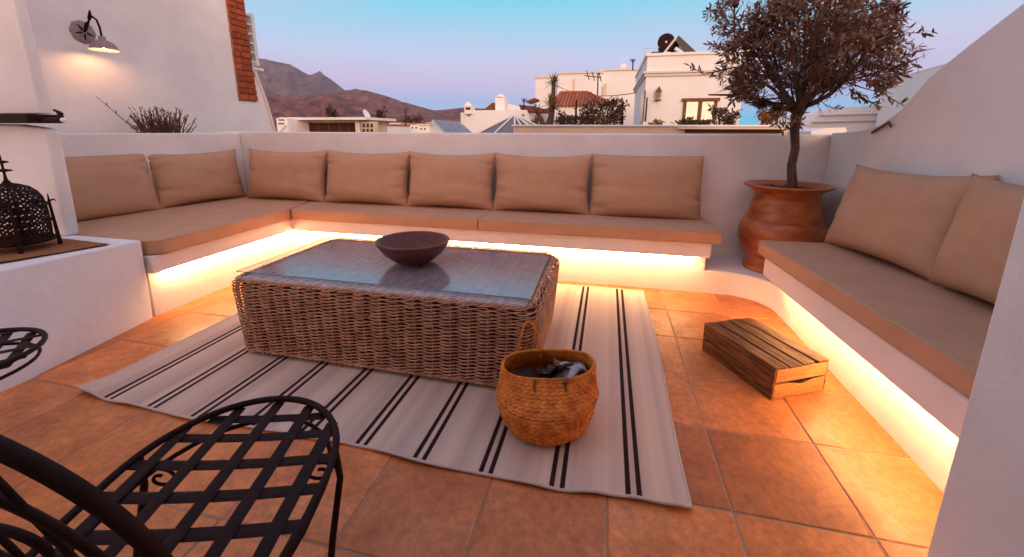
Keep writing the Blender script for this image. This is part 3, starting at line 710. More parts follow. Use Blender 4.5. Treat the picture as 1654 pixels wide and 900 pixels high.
def lantern():
    L0=Vector((-3.665,1.79,.609))
    t=thing('lantern','dark pierced iron Moorish lantern with domed lid and double disc finial','lantern',L0,.25)
    t.scale=(.80,.80,.95)
    m=iron
    def pierced(prof,n,rows,th,phase=0):
        vs=[];fs=[]
        nr=len(prof)-1; 
        def pt(a,v):
            f=v*nr; i=min(int(f),nr-1); g=f-i; r=prof[i][0]*(1-g)+prof[i+1][0]*g; z=prof[i][1]*(1-g)+prof[i+1][1]*g
            return r,z
        mb=MB(); rn=random.Random(2)
        for j in range(rows):
            for i in range(n):
                a0=2*PI*(i+(j%2)*.5)/n; a1=a0+2*PI/n; v0=j/rows; v1=(j+1)/rows
                ac=(a0+a1)/2; vc=(v0+v1)/2; k=6
                outer=[];inner=[]
                hole=rn.uniform(.22,.42)
                for q in range(8):
                    th_=q*PI/4+PI/8; cx,cy=math.cos(th_),math.sin(th_)
                    sc_=1/max(abs(cx),abs(cy))
                    outer.append((ac+(a1-a0)/2*cx*sc_,vc+(v1-v0)/2*cy*sc_)); inner.append((ac+(a1-a0)/2*cx*hole*1.2,vc+(v1-v0)/2*cy*hole*1.2))
                V=[]
                for (a,v) in outer+inner:
                    r,z=pt(a,min(max(v,0),1)); V.append((r*math.cos(a),r*math.sin(a),z))
                mb.add(V,[(q,(q+1)%8,8+(q+1)%8,8+q) for q in range(8)])
        return mb
    body=pierced([(.178,.06),(.186,.18),(.182,.29)],30,5,.002).build('pierced_body',m,t)
    so_=body.modifiers.new('thick','SOLIDIFY'); so_.thickness=.003
    dome=pierced([(.178,.30),(.172,.345),(.150,.385),(.112,.42),(.065,.438),(.02,.45)],26,5,.002).build('pierced_dome',m,t)
    so_=dome.modifiers.new('thick','SOLIDIFY'); so_.thickness=.003
    r=MB()
    for z,rr,R_ in ((.06,.190,.008),(.295,.190,.009),(.18,.190,.005)): r.tube([(rr*math.cos(a),rr*math.sin(a),z) for a in [2*PI*i/40 for i in range(40)]],R_,6,closed=True)
    r.build('ring',m,t,smooth=True)
    MB().lathe([(.001,.045),(.19,.045),(.19,.06),(.001,.062)],32).build('base_plate',m,t)
    for k in range(4):
        a=PI/4+k*PI/2; c,s=math.cos(a),math.sin(a)
        MB().tube([(c*.205,s*.205,0),(c*.200,s*.200,.15),(c*.196,s*.196,.30),(c*.198,s*.198,.36)],[.020,.015,.012,.004],4).build('leg',m,t)
        MB().tube([(c*.196,s*.196,.31),(c*.225,s*.225,.318),(c*.235,s*.235,.306)],[.008,.006,.003],6).build('hook',m,t)
    MB().lathe([(.001,.44),(.03,.445),(.012,.47),(.008,.50),(.008,.52),(.045,.526),(.05,.530),(.045,.534),(.008,.542),(.007,.575),(.036,.582),(.040,.586),(.036,.590),(.006,.597),(.005,.63),(.002,.68)],24).build('finial',m,t,smooth=True)
lantern()
# ------------------------------------------------------------------ neighbour house wall with lamp and brick strip
def lampwall():
    X=-5.3
    t=thing('neighbour_house','tall white plastered neighbour wall at the left with the wall lamp','house',(X,4,0))
    prof=[(1.2,-3),(1.2,4.4),(5.46,4.4),(5.50,3.3),(5.53,2.25),(5.58,2.10),(5.66,1.88),(5.73,1.62),(5.79,1.32),(5.79,-3)]
    P(MB().extr([(X,y,z) for y,z in prof],(-.35,0,0)),'plaster_wall',plaster,t,bevel=.012,seg=2)
    # thin moulded edge along the curve
    ed=[(X+.012,y,z) for y,z in prof[4:9]]
    P(MB().tube(ed,.022,6),'curved_edge',cornice,t)
    # brick quoin strip: bricks one by one
    rn=random.Random(6); z=1.80; row=0; meshes={}
    while z<4.3:
        hh=rn.choice((.075,.082,.09)); yl=5.19+ (3.3-z)*.0; yr=5.50-.02*(z-1.8)
        splits=[yl,yr] if rn.random()<.35 else [yl,yl+(yr-yl)*rn.choice((.38,.5,.62)),yr]
        for a,b2 in zip(splits,splits[1:]):
            key=(round(b2-a,2),hh)
            cy=(a+b2)/2
            mb=MB().box(-.03,.03,-(b2-a)/2+.004,(b2-a)/2-.004,-hh/2+.005,hh/2-.005)
            o=mb.build('brick',brickm,t,bevel=.006,seg=1); o.matrix_world=Matrix.Translation((X+.004+rn.uniform(-.006,.006),cy+rn.uniform(-.008,.008),z+hh/2))@Matrix.Rotation(rn.uniform(-.02,.02),4,'X')
        z+=hh; row+=1
    P(MB().box(X-.02,X+.014,5.18,5.49,1.79,4.3),'brick_joint',mat('mortar',(.30,.12,.07),(.42,.25,.18),.95,20),t)
    # brick strip's plaster chips
    # lamp
    l=thing('wall_lamp','lit white enamel wall lamp with curved arm on the neighbour wall','lamp',(X,3.41,2.34))
    lm=mat('lamp_enamel',(.34,.25,.23),(.24,.16,.15),.5,30,.2,60,.4); lr=mat('lamp_rim',(.8,.7,.55),None,.4)
    Mp=Matrix.Translation((X,3.41,2.34))@Matrix.Rotation(PI/2,4,'Y')
    P(MB().lathe([(.001,.002),(.135,.002),(.140,.012),(.128,.022),(.06,.030),(.001,.032)],32,M=Mp,wob=lambda a,z:1+.03*math.cos(8*a)),'back_plate',lm,l,smooth=True)
    for k in range(5):
        a=k*2*PI/5; P(MB().tube([Mp@Vector((.03*math.cos(a),.03*math.sin(a),.034)),Mp@Vector((.10*math.cos(a),.10*math.sin(a),.028))],[.014,.006],6),'petal',iron,l,smooth=True)
    sh=Vector((X+.33,3.40,2.12))
    arm=[Vector((X+.03,3.41,2.34)),Vector((X+.10,3.41,2.40)),Vector((X+.16,3.41,2.49)),Vector((X+.22,3.41,2.52)),Vector((X+.29,3.405,2.47)),Vector((X+.325,3.40,2.38)),Vector((X+.33,3.40,2.26))]
    P(MB().tube(arm,.012,8),'arm',iron,l,smooth=True)
    P(MB().tube([Vector((X+.16,3.41,2.49)),Vector((X+.19,3.41,2.56)),Vector((X+.20,3.41,2.60))],[.022,.018,.006],6).tube([Vector((X+.06,3.41,2.37)),Vector((X+.10,3.41,2.44)),Vector((X+.15,3.41,2.46))],[.02,.02,.01],6),'scroll',iron,l,smooth=True)
    shade=[(.030,.155),(.036,.15),(.040,.11),(.062,.10),(.105,.072),(.132,.035),(.142,.0),(.150,-.012),(.147,-.014),(.138,.0),(.128,.035),(.10,.066),(.058,.094),(.030,.10)]
    P(MB().lathe(shade,36,c=tuple(sh)),'shade',lm,l,smooth=True)
    P(MB().tube([sh+Vector((.149*math.cos(a),.149*math.sin(a),-.013)) for a in [2*PI*i/36 for i in range(36)]],.004,5,closed=True),'shade_rim',lr,l,smooth=True)
    P(MB().lathe([(.001,-.006),(.016,.0),(.028,.02),(.030,.038),(.022,.06),(.012,.085),(.001,.09)],16,c=tuple(sh)),'bulb',bulbm,l,smooth=True)
    l.scale=(.78,.78,.78)
    # shutter grille beyond the brick strip
    s=thing('shutter_grille','white framed window grille with dark gaps beside the brick strip','shutter',(X,5.6,2.4))
    y0,y1=5.54,5.80; z0,z1=2.42,3.10
    P(MB().box(X-.30,X-.27,y0,y1,z0,z1),'backing',dark_glass,s)
    for k in range(6):
        zz=z0+(z1-z0)*k/5; P(MB().box(X-.26,X-.18,y0-.0,y1-.03,zz-.012,zz+.012),'bar',white_metal,s)
    P(MB().box(X-.27,X-.17,y1-.03,y1+.03,z0-.05,z1+.03),'frame_post',white_metal,s)
    P(MB().box(X-.27,X-.13,y0-.02,y1+.06,z0-.13,z0-.09),'sill',white_metal,s)
    # dried bush in the gap behind the parapet
    bsh=thing('dried_bush','dry spiky lavender bush behind the left parapet','bush',(-4.98,3.8,1.2))
    mb=MB(); rn=random.Random(8)
    for k in range(110):
        y=rn.uniform(-.20,.24); b0=Vector((-4.98+rn.uniform(-.06,.06),3.78+y*.75,1.22)); hh=rn.uniform(.18,.40)
        le=Vector((rn.gauss(0,.06),y*.55+rn.gauss(0,.07),hh))
        if k==0: le=Vector((0,-.42,.46)); b0.y=3.60
        p1=b0+le*.5+Vector((0,rn.gauss(0,.01),0)); p2=b0+le
        mb.tube([b0,p1,p2],[.005,.004,.002],4)
        for q in range(14):
            f=rn.uniform(.35,1); pp=b0+le*f; d=(le.normalized()+Vector((rn.gauss(0,.5),rn.gauss(0,.5),rn.gauss(0,.3)))).normalized(); sd_=d.orthogonal().normalized()*.0045
            mb.add([pp-sd_,pp+sd_,pp+d*rn.uniform(.02,.05)],[(0,1,2)])
    P(mb,'stems',drybush,bsh)
    o=MB().box(-5.16,-4.80,3.2,4.19,-.2,1.22).build('planter',plaster); tag(o,'white masonry planter behind the left parapet holding the dry bush','planter')
lampwall()
# ------------------------------------------------------------------ iron chairs
def iron_chair(label,loc,rz,bk=(0,0,0)):
    t=thing('iron_chair',label,'chair',loc,rz,'wrought iron chairs with lattice seats')
    w2,yf,yr,zs=.286,.36,-.30,.45
    def outline(k=1,n=24,z=zs,close=True):
        pts=[Vector((-w2*k*.92,yr*k,z)),Vector((-w2*k,yr*k*.3,z))]
        for i in range(n+1):
            a=PI-PI*i/n; pts.append(Vector((w2*k*math.cos(a),.04+(yf*k-.04)*math.sin(a),z+.006*math.sin(a))))
        pts+=[Vector((w2*k,yr*k*.3,z)),Vector((w2*k*.92,yr*k,z))]
        return pts
    MB().tube(outline(),.0105,8,closed=True).build('seat_rim',iron,t,smooth=True)
    ins=lambda x:.04+(yf-.04)*math.sqrt(max(0,1-(x/w2)**2))
    xi=lambda y:w2*(math.sqrt(max(0,1-((y-.04)/(yf-.04))**2)) if y>.04 else 1-.08*max(0,(.0-y)/.30))
    dip=lambda x,y:-.012*(1-(x/w2)**2)
    for x in (-.225,-.115,0,.115,.225):
        pts=[Vector((x,y,zs+.003+dip(x,y))) for y in [yr+(ins(x)-yr)*i/8 for i in range(9)]]
        MB().tube(pts,.0185,6,flat=(1,.16)).build('seat_strap',iron,t)
    for y in (-.22,-.115,-.01,.095,.20,.285):
        X_=xi(y); pts=[Vector((X_*(-1+2*i/8),y,zs-.003+dip(X_*(-1+2*i/8),y)+(.0))) for i in range(9)]
        MB().tube(pts,.0185,6,flat=(1,.16)).build('seat_strap',iron,t)
    # lower ring and legs
    MB().tube([p+Vector((0,0,-.06)) for p in outline(.93)],.007,6,closed=True).build('lower_ring',iron,t,smooth=True)
    for (x,y,dx,dy) in ((-.275,.12,.01,-.13),(.275,.12,-.01,-.13),(-.27,-.27,-.04,-.09),(.27,-.27,.04,-.09)):
        MB().tube([(x,y,zs-.005),(x*1.02,y*1.04,zs-.10),(x+dx*.5,y+dy*.5,.2),(x+dx,y+dy,.03),(x+dx*1.3,y+dy*1.3,.005)],[.011,.010,.010,.010,.013],8).build('leg',iron,t,smooth=True)
        sg=1 if x>0 else -1; yy=y
        pts=[]
        for i in range(26):
            a=i/25*PI*2.6; r=.055*(1-i/32); pts.append((x-sg*(.05)+sg*r*math.cos(a),yy,zs-.075+r*math.sin(a)*.7))
        MB().tube(pts,.005,5).build('scroll',iron,t,smooth=True)
    # back hoop leaning back
    def bp(x,h):
        k=min(1,max(0,h)/.2); q=Matrix.Rotation(bk[2]*k,3,'Z')@Vector((x,-.22*h-.05*h*h,0))
        return Vector((q.x+bk[0]*k,q.y+yr-.02+bk[1]*k,zs+h))
    hoop=[bp(-.27,-.02)]; n=30
    for i in range(n+1):
        a=PI-PI*i/n; hoop.append(bp(.30*math.cos(a),.22+.33*math.sin(a)))
    hoop.append(bp(.27,-.02))
    MB().tube(hoop,.0140,8,flat=(1,.8)).build('back_hoop',iron,t,smooth=True)
    hoop2=[]; 
    for i in range(25):
        a=PI-PI*i/24; hoop2.append(bp(.19*math.cos(a),.12+.26*math.sin(a)))
    MB().tube([bp(-.19,0)]+hoop2+[bp(.19,0)],.008,6).build('back_inner_hoop',iron,t,smooth=True)
    for x in (-.1,0,.1): MB().tube([bp(x,0),bp(x*1.2,.2),bp(x*1.1,.36+.12*(1-abs(x)*4))],.006,6).build('back_bar',iron,t,smooth=True)
    MB().tube([bp(.075*math.cos(a),.22+.05*math.sin(a)) for a in [2*PI*i/20 for i in range(20)]],.008,6,closed=True).build('back_ring',iron,t,smooth=True)
    MB().tube([bp(-.27,.02),bp(0,.03),bp(.27,.02)],.009,6).build('back_rail',iron,t,smooth=True)
    return t
iron_chair('nearest wrought iron chair, its lattice seat large in the foreground',(-.965,.70,0),.28,(-.085,.045,-.17))
iron_chair('wrought iron chair at the left edge beside the plaster block, only its seat front showing',(-2.61,.875,0),-.70)

# ------------------------------------------------------------------ town beyond the parapet
def pxbox(mb,x0,x1,ytop,ybot,Y,dep):       # a box at depth Y whose front face spans these picture columns
    a=atY(x0,ytop,Y); b2=atY(x1,ytop,Y); z1=(a.z+b2.z)/2; z0=atY((x0+x1)/2,ybot,Y).z
    mb.box(a.x,b2.x,Y,Y+dep,z0,z1); return a.x,b2.x,z0,z1
def rbox(mb,p0,p1,z0,z1,dep):              # box on a skewed front line p0-p1
    d=(Vector(p1)-Vector(p0)).normalized(); n=Vector((-d.y,d.x))*dep
    mb.prism([tuple(p0),tuple(p1),tuple(Vector(p1)+n),tuple(Vector(p0)+n)],z0,z1)
# neighbour's terrace edge, peach render with a long dark slot
t=thing('terrace_ledge','long peach rendered roof ledge just beyond the back parapet','ledge',(1.5,6.2,0))
Y=6.2
a=atY(829,203,Y); b_=atY(1273,205,Y)
P(MB().box(a.x,b_.x,Y,Y+1.1,-3,a.z-.012),'ledge_body',peach,t,bevel=.006)
P(MB().box(a.x-.02,b_.x+.03,Y-.03,Y+1.12,a.z-.011,a.z+.012),'coping',plaster_far,t,bevel=.004)
c0=atY(1094,208,Y-.1); c1=atY(1268,208,Y-.1)
P(MB().box(c0.x,c1.x,Y-.12,Y-.002,c0.z-.005,c0.z+.02),'slot_lip',peach,t)
P(MB().box(c0.x+.12,c1.x-.02,Y-.04,Y-.003,c0.z-.055,c0.z-.006),'slot',dark_in,t)
# main white house with cornice
def white_house():
    Y=13.5; t=thing('white_house','white house with a cornice, a lit window and a solar water heater on its roof','house',(6,Y,0))
    L_=atY(1046,90,Y); R_=atY(1206,92,Y); zt=atY(1100,86,Y).z; zc=atY(1100,117,Y).z; x0,x1=L_.x,R_.x
    bx=atY(1030,130,17.5).x
    dep=17.6-Y
    base=[(x0,Y),(x1,Y),(x1+.3,Y+5.2),(bx,Y+5.2)]
    def off(k): return [(x0-k,Y-k),(x1+k,Y-k),(x1+.3+k,Y+5.2),(bx-k,Y+5.2)]
    P(MB().prism(base,-6,zt-.06),'walls',plaster_far,t)
    P(MB().prism(off(.05),zt-.06,zt+.02),'parapet_coping',plaster_far,t,bevel=.01)
    P(MB().prism(off(.10),zc-.02,zc+.045),'cornice_moulding',cornice,t,bevel=.01)
    P(MB().prism(off(.055),zc-.10,zc-.022),'cornice_moulding',cornice,t,bevel=.01)
    # window
    a=atY(1105,159,Y-.05); b2=atY(1160,159,Y-.05); zb=atY(1130,197,Y-.05).z
    wm=mat('lit_curtain',(.7,.6,.45),(.55,.42,.28),.5,4,emit=(1,.78,.48),es=.42)
    wn=P(MB().box(a.x,b2.x,Y-.03,Y-.003,zb,a.z),'window',brownframe,t)
    w_=b2.x-a.x; m_=.10
    for k in range(2):
        xa=a.x+.09+k*(w_-.09*2+.10)/2; xb=xa+(w_-.09*2-.12)/2
        q=MB().box(xa,xb,Y-.036,Y-.031,zb+.06,a.z-.10).build('pane',wm,wn); 
        for zz in (.33,.66): 
            pass
    P(MB().box(a.x+w_/2-.05,a.x+w_/2+.05,Y-.06,Y-.037,zb,a.z-.09),'window_post',brownframe,t)
    P(MB().box(a.x-.05,b2.x+.05,Y-.08,Y-.031,a.z-.085,a.z+.0),'window_lintel',brownframe,t)
    # side openings on the receding left face
    for (pa,pb,ya,yb,nm) in ((1036,1041,152,197,'door'),(1042.5,1045,160,197,'window')):
        def onside(px):   # intersection of view ray with side plane
            d=ray(px,180); A=Vector((x0,Y)); D=Vector((bx-x0,5.2)); 
            # solve A+D*s = d*t
            det=D.x*(-d.y)+D.y*d.x; s=(-A.x*(-d.y)-A.y*d.x)/det; return A+D*s
        pA,pB=onside(pa),onside(pb); za=atY(pa,ya,pA.y).z; zb2=atY(pa,yb,pA.y).z
        nv=Vector((-.03,-.004))
        P(MB().extr([(pA.x,pA.y,zb2),(pB.x,pB.y,zb2),(pB.x,pB.y,za),(pA.x,pA.y,za)],(-.04,0,0)),nm,dark_glass,t)
    # little wall lantern
    l=thing('wall_lantern','small dark lantern on the front wall of the white house','lantern',tuple(atY(1064,152,Y-.1)))
    c=atY(1064,152,Y-.12)
    P(MB().box(c.x-.06,c.x+.06,c.y-.05,c.y+.06,c.z-.10,c.z+.06),'lamp_body',grey_glass,l)
    P(MB().lathe([(.10,.0),(.07,.05),(.02,.13),(.005,.17)],8,c=(c.x,c.y,c.z+.06)),'roof',brownframe,l)
    P(MB().box(c.x-.08,c.x+.08,c.y-.05,c.y+.118,c.z-.18,c.z-.15),'bracket',brownframe,l)
    # solar water heater
    s=thing('solar_water_heater','dark round tank end and tilted solar panel on the white house roof','water heater',tuple(atY(1076,84,Y+.8)))
    YY=Y+.8; c=atY(1076,68,YY); r=(atY(1090,68,YY).x-c.x)
    P(MB().tube([(c.x,YY,c.z),(c.x+.15,YY+1.2,c.z)],r,28),'tank',iron,s,smooth=False)
    P(MB().tube([(c.x-.0,YY-.02,c.z),(c.x-.0,YY-.004,c.z)],r*.12,10),'cap',cornice,s)
    a=atY(1096,57,YY); b2=atY(1127,84,YY); d=atY(1091,66,YY); zr=zt
    P(MB().extr([(a.x,YY,a.z),(b2.x,YY,b2.z-.03),(b2.x-.32,YY,b2.z-.03),(d.x,YY,d.z)],(0,1.6,0)),'panel',dark_glass,s)
    P(MB().tube([(d.x-.42,YY-.03,zr),(d.x+.02,YY-.03,d.z+.10)],.03,5),'strut',cornice,s)
    P(MB().tube([(d.x,YY-.03,d.z-.22),(d.x+.38,YY-.03,zr+.02)],.05,5),'strut',white_metal,s)
    P(MB().tube([(c.x-.62,YY,zr),(c.x-.62,YY,zr+.32),(c.x-.2,YY,zr+.33)],.018,5),'pipe',cornice,s)
    P(MB().lathe([(.18,.0),(.17,.12),(.02,.16)],14,c=(c.x+.0,YY-.3,zr-.02)),'vent_cap',white_metal,s)
    P(MB().box(c.x-.40,c.x-.12,YY+.1,YY+1.0,zr-.05,zr+.22),'tank_cradle',bowlwood,s)
white_house()
# large stepped house further back
def long_house():
    Y=24; t=thing('white_house','long stepped white house block behind the tiled pergola','house',(3,Y,0))
    for (x0,x1,yt,dy) in ((865,902,126,0),(901,972,119,-.6),(971,1045,114,-.3)):
        mb=MB(); A=pxbox(mb,x0,x1,yt,260,Y+dy,7); P(mb,'walls',plaster_far,t)
        P(MB().box(A[0]-.05,A[1]+.05,Y+dy-.08,Y+dy+7.05,A[3]+.002,A[3]+.10),'roof_edge',cornice,t)
    mb=MB(); pxbox(mb,1003,1012,103,113,Y+1,.4); P(mb,'chimney',plaster_far,t)
    for (x0,x1,y0,y1) in ((925,929,128,150),(976,980,135,154)):
        mb=MB(); pxbox(mb,x0,x1,y0,y1,Y-.62,.05); P(mb,'wall_recess',peach,t)
    # tv antenna in front of it
    a=thing('antenna','thin television antenna standing before the long stepped house','antenna',tuple(atY(965,160,20)))
    p0=atY(965,165,20); p1=atY(966,118,20)
    P(MB().tube([p0,p1],.03,5),'mast',iron,a)
    for k,(dx,dz) in enumerate(((-.45,.05),(-.2,0),(.1,-.02))):
        q=p1+Vector((dx,0,-.15+dz)); P(MB().tube([q+Vector((-.05,-.3,.15)),q+Vector((.05,.3,-.15))],.02,4),'arm',iron,a)
    P(MB().tube([p1+Vector((-.6,0,-.10)),p1+Vector((.15,0,-.2))],.02,4),'boom',iron,a)
long_house()
# pergola roof with individual curved tiles
def pergola():
    Y=12.0; t=thing('tiled_pergola','small hipped orange tile roof over white columns among the plants','pergola',(1,Y,0))
    a=atY(893,171,Y); b2=atY(992,171,Y); c=atY(905,151,Y+1.2); d=atY(948,150,Y+1.2); zt=atY(926,150,Y+1.2).z; zb=a.z
    P(MB().add([a,Vector((b2.x,Y,zb)),Vector((d.x,Y+1.2,zt)),Vector((c.x,Y+1.2,zt)),Vector((a.x,Y+2.4,zb)),Vector((b2.x,Y+2.4,zb))],[(0,1,2,3),(1,5,2),(5,4,3,2),(4,0,3),(0,4,5,1)]),'roof_deck',brownframe,t)
    n=17
    for i in range(n+1):
        f=i/n; x=a.x+(b2.x-a.x)*f; 
        # run up the slope parallel, clipped by the hip lines
        top=1.0
        if x<c.x: top=(x-a.x)/(c.x-a.x)
        if x>d.x: top=(b2.x-x)/(b2.x-d.x)
        if top<.12: continue
        p0=Vector((x,Y-.06,zb-.015)); p1=Vector((x,Y+1.2*top,zb+(zt-zb)*top))
        P(MB().tube([p0,p0.lerp(p1,.5),p1],[.036,.032,.030],6),'roof_tile',roof_tile,t)
    P(MB().tube([(c.x,Y+1.2,zt+.02),(d.x,Y+1.2,zt+.02)],.04,6).tube([(d.x,Y+1.2,zt+.02),(b2.x,Y,zb+.03)],.035,6).tube([(c.x,Y+1.2,zt+.02),(a.x,Y,zb+.03)],.035,6),'ridge_tile',roof_tile,t)
    P(MB().box(a.x+.05,b2.x-.05,Y+.02,Y+.10,zb-.14,zb-.03),'beam',plaster_far,t)
    for px in (903,934,962,988):
        q=atY(px,175,Y+.1); P(MB().box(q.x-.05,q.x+.05,Y+.03,Y+.12,-1,zb-.14),'column',plaster_far,t)
    # back wall low
    P(MB().box(a.x,b2.x,Y+2.3,Y+2.4,-1,atY(930,186,Y+2.3).z),'low_wall',plaster_far,t)
    # railing in front
    f=thing('railing','thin white railing in front of the tiled pergola','railing',(1,Y-.5,0))
    r0=atY(893,181,Y-.5); r1=atY(955,181,Y-.5)
    P(MB().box(r0.x,r1.x,Y-.52,Y-.49,r0.z-.015,r0.z+.015),'top_rail',white_metal,f)
    for i in range(15):
        x=r0.x+(r1.x-r0.x)*i/14; P(MB().box(x-.012,x+.012,Y-.515,Y-.495,r0.z-.55,r0.z-.015),'baluster',white_metal,f)
pergola()
def leafy(name,label,cat,c,sx_,sy_,sz_,n,L,m,seed,group=None,stems=6):
    t=thing(name,label,cat,c,0,group); rn=random.Random(seed); mb=MB(); st=MB(); C0=Vector(c)
    blobs=[(Vector((rn.uniform(-.75,.75)*sx_,rn.uniform(-.6,.6)*sy_,rn.uniform(.15,.8)*sz_)),rn.uniform(.25,.5)) for _ in range(max(5,n//60))]
    for k in range(n):
        b,r=rn.choice(blobs); v=Vector((rn.gauss(0,1),rn.gauss(0,1),rn.gauss(0,1))).normalized()*rn.random()**.5
        p=b+Vector((v.x*sx_*r,v.y*sy_*r,v.z*sz_*r*.8)); 
        if p.z<0: p.z=abs(p.z)*.3
        d=Vector((rn.gauss(0,1),rn.gauss(0,1),rn.gauss(.3,1))).normalized(); s=d.orthogonal().normalized(); s=Matrix.Rotation(rn.uniform(0,6),3,d)@s; l=L*rn.uniform(.6,1.3)
        mb.add([C0+p,C0+p+d*l*.5+s*l*.22,C0+p+d*l,C0+p+d*l*.5-s*l*.22],[(0,1,2,3)])
    for b,r in blobs[:stems]:
        st.tube([C0+Vector((b.x*.5,b.y*.5,-.1)),C0+b*.7,C0+b],[.02,.015,.008],4)
    P(st,'stems',bark,t); P(mb,'leaves',m,t); return t
def yucca(label,base,top,nb,L,seed,trunk=True,m=None):
    t=thing('yucca_palm' if trunk else 'agave_plant',label,'palm' if trunk else 'plant',tuple(base)); rn=random.Random(seed); base=Vector(base); top=Vector(top)
    if trunk: P(MB().tube([base,base.lerp(top,.5)+Vector((.03,0,0)),top],[.07,.05,.045],7),'trunk',bark,t)
    mb=MB()
    for k in range(nb):
        a=rn.uniform(0,2*PI); el=rn.uniform(-.35,1.35) if trunk else rn.uniform(.15,1.4); d=Vector((math.cos(a)*math.cos(el),math.sin(a)*math.cos(el),math.sin(el))); s=d.cross(Vector((0,0,1))).normalized()*L*.05; l=L*rn.uniform(.75,1.1)
        e=top+d*l+Vector((0,0,-l*.12)); mid=top+d*l*.5
        mb.add([top+s*.4,top-s*.4,mid-s,mid+s,e],[(0,1,2,3),(3,2,4)])
    P(mb,'leaves',m or yuccam,t)
YP=9.6
yucca('tall yucca palm with a spiky round head left of the tiled pergola',atY(889,205,YP),atY(894,136,YP),70,.30,1)
yucca('lower bushy yucca palm under the tall one',atY(884,205,YP-.2),atY(890,172,YP-.2),80,.36,2)
yucca('spiky agave plant at the left end of the peach ledge',atY(866,206,8.4),atY(866,203,8.4),44,.30,3,False)
yucca('small yucca palm leaning left beside the red cloth',atY(878,205,YP),atY(866,180,YP),34,.26,4)
# climbing plants on a fence
f=thing('dark_fence','dark bar fence covered with climbing plants beyond the peach ledge','fence',tuple(atY(950,205,8.8)))
p0=atY(902,186,8.8); p1=atY(1007,186,8.8)
P(MB().box(p0.x,p1.x,8.79,8.82,p0.z-.30,p0.z-.27).box(p0.x,p1.x,8.79,8.82,atY(902,193,8.8).z-.0,atY(902,193,8.8).z+.02),'rail',iron,f)
for i in range(40):
    x=p0.x+(p1.x-p0.x)*i/39; P(MB().box(x-.008,x+.008,8.795,8.815,.9,p0.z-.02),'bar',iron,f)
q=atY(931,162,8.8); P(MB().box(q.x-.02,q.x+.02,8.79,8.83,.9,q.z),'post',iron,f); q=atY(1006,164,8.8); P(MB().box(q.x-.025,q.x+.025,8.79,8.83,.9,q.z),'post',iron,f)
q=atY(902,186,8.75); P(MB().box(q.x-.02,q.x+.02,8.72,8.76,.9,q.z),'post',white_metal,f)
leafy('climbing_plant','dark bushy climber filling the right half of the dark fence','plant',tuple(atY(975,201,8.7)),.50,.18,.52,900,.085,greenery,5)
leafy('hedge_plant','low dark red leaved hedge along the dark fence','plant',tuple(atY(936,204,8.6)),.52,.16,.20,700,.07,greenery,6)
leafy('shrub','dark shrub between the yucca palms and the tiled pergola','plant',tuple(atY(908,200,8.9)),.14,.2,.25,160,.07,greenery,16)
leafy('flowering_shrub','pale small leaved shrub at the foot of the white house','plant',tuple(atY(1064,204,8.8)),.20,.15,.16,160,.06,greenery2,7)
leafy('window_shrub','dark red leaved shrub below the lit window','plant',tuple(atY(1135,204,8.8)),.50,.18,.14,520,.07,greenery,8)
leafy('garden_shrub','tall loose dark shrub right of the lit window','plant',tuple(atY(1176,203,8.8)),.35,.2,.34,520,.075,greenery,9)
leafy('yellow_shrub','yellow orange leaved shrub behind the olive trunk','plant',tuple(atY(1232,204,8.8)),.28,.2,.36,420,.09,greenery2,10)
# red cloth awning between the houses
mb=MB(); A=atY(838,169,13); B=atY(888,178,11.5); C=atY(888,184,11.5); D=atY(842,180,13)
mb.extr([A,atY(862,172,12.2),B,C,atY(860,183,12.2),D],(0,.04,0)); o=mb.build('awning_cloth',mat('red_cloth',(.28,.06,.04),(.18,.035,.03),.9,6)); tag(o,'dark red cloth awning sagging beside the white chimney house','awning')
# left white chimney house
def chimney_house():
    Y=12.5; t=thing('white_house','low white house with two chimneys left of the yucca palms','house',(0,Y,0))
    mb=MB(); A=pxbox(mb,750,865,178,260,Y,4); P(mb,'walls',plaster_far,t)
    a=atY(745,180,Y+.1)
    mb=MB(); pxbox(mb,744,752,182,260,Y+.1,1); P(mb,'side_wall',plaster_far,t)
    mb=MB(); pxbox(mb,800,815,158,179,Y+.4,.4); P(mb,'chimney',plaster_far,t)
    c=atY(808,157,Y+.6); P(MB().lathe([(.17,0),(.10,.07),(.001,.11)],4,c=tuple(c)),'chimney_cap',plaster_far,t)
    mb=MB(); B=pxbox(mb,750,762,172,184,Y-.1,.3); P(mb,'vent_chimney',plaster_far,t)
    mb=MB(); pxbox(mb,752,760,173.5,177.5,Y-.104,.006); P(mb,'vent_slot',dark_in,t)
    c=atY(756,172,Y+.05); P(MB().lathe([(.16,0),(.12,.05),(.001,.15)],12,c=tuple(c)),'chimney_cap',plaster_far,t)
    # sloping ridge to the right of the chimney
    q=[atY(815,166,Y+1),atY(838,172,Y+1),atY(870,182,Y+1),atY(870,200,Y+1),atY(815,200,Y+1)]
    P(MB().extr([tuple(v) for v in q],(0,1.5,0)),'gable',plaster_far,t)
    mb=MB(); pxbox(mb,755,759,186,187.5,Y-.02,.015); P(mb,'vent_slot',dark_in,t)
    mb=MB(); pxbox(mb,843,847,185,187,Y-.02,.015); P(mb,'vent_slot',dark_in,t)
    r=thing('tiled_roof','small dark tiled roof peak behind the white chimney house','roof',(0,Y+8,0))
    q=[atY(783,176,Y+8),atY(795,166,Y+8),atY(818,167,Y+8),atY(845,178,Y+8)]
    P(MB().extr([tuple(v) for v in q]+[tuple(atY(845,200,Y+8)),tuple(atY(783,200,Y+8))],(0,3,0)),'tiles',brownframe,r)
    r2=thing('canopy_roof','dark pitched canopy left of the yucca head','roof',(1,16,0))
    q=[atY(849,163,16),atY(864,158,16),atY(866,161,16),atY(850,166,16)]
    P(MB().extr([tuple(v) for v in q],(0,1,0)),'canopy',brownframe,r2)
chimney_house()
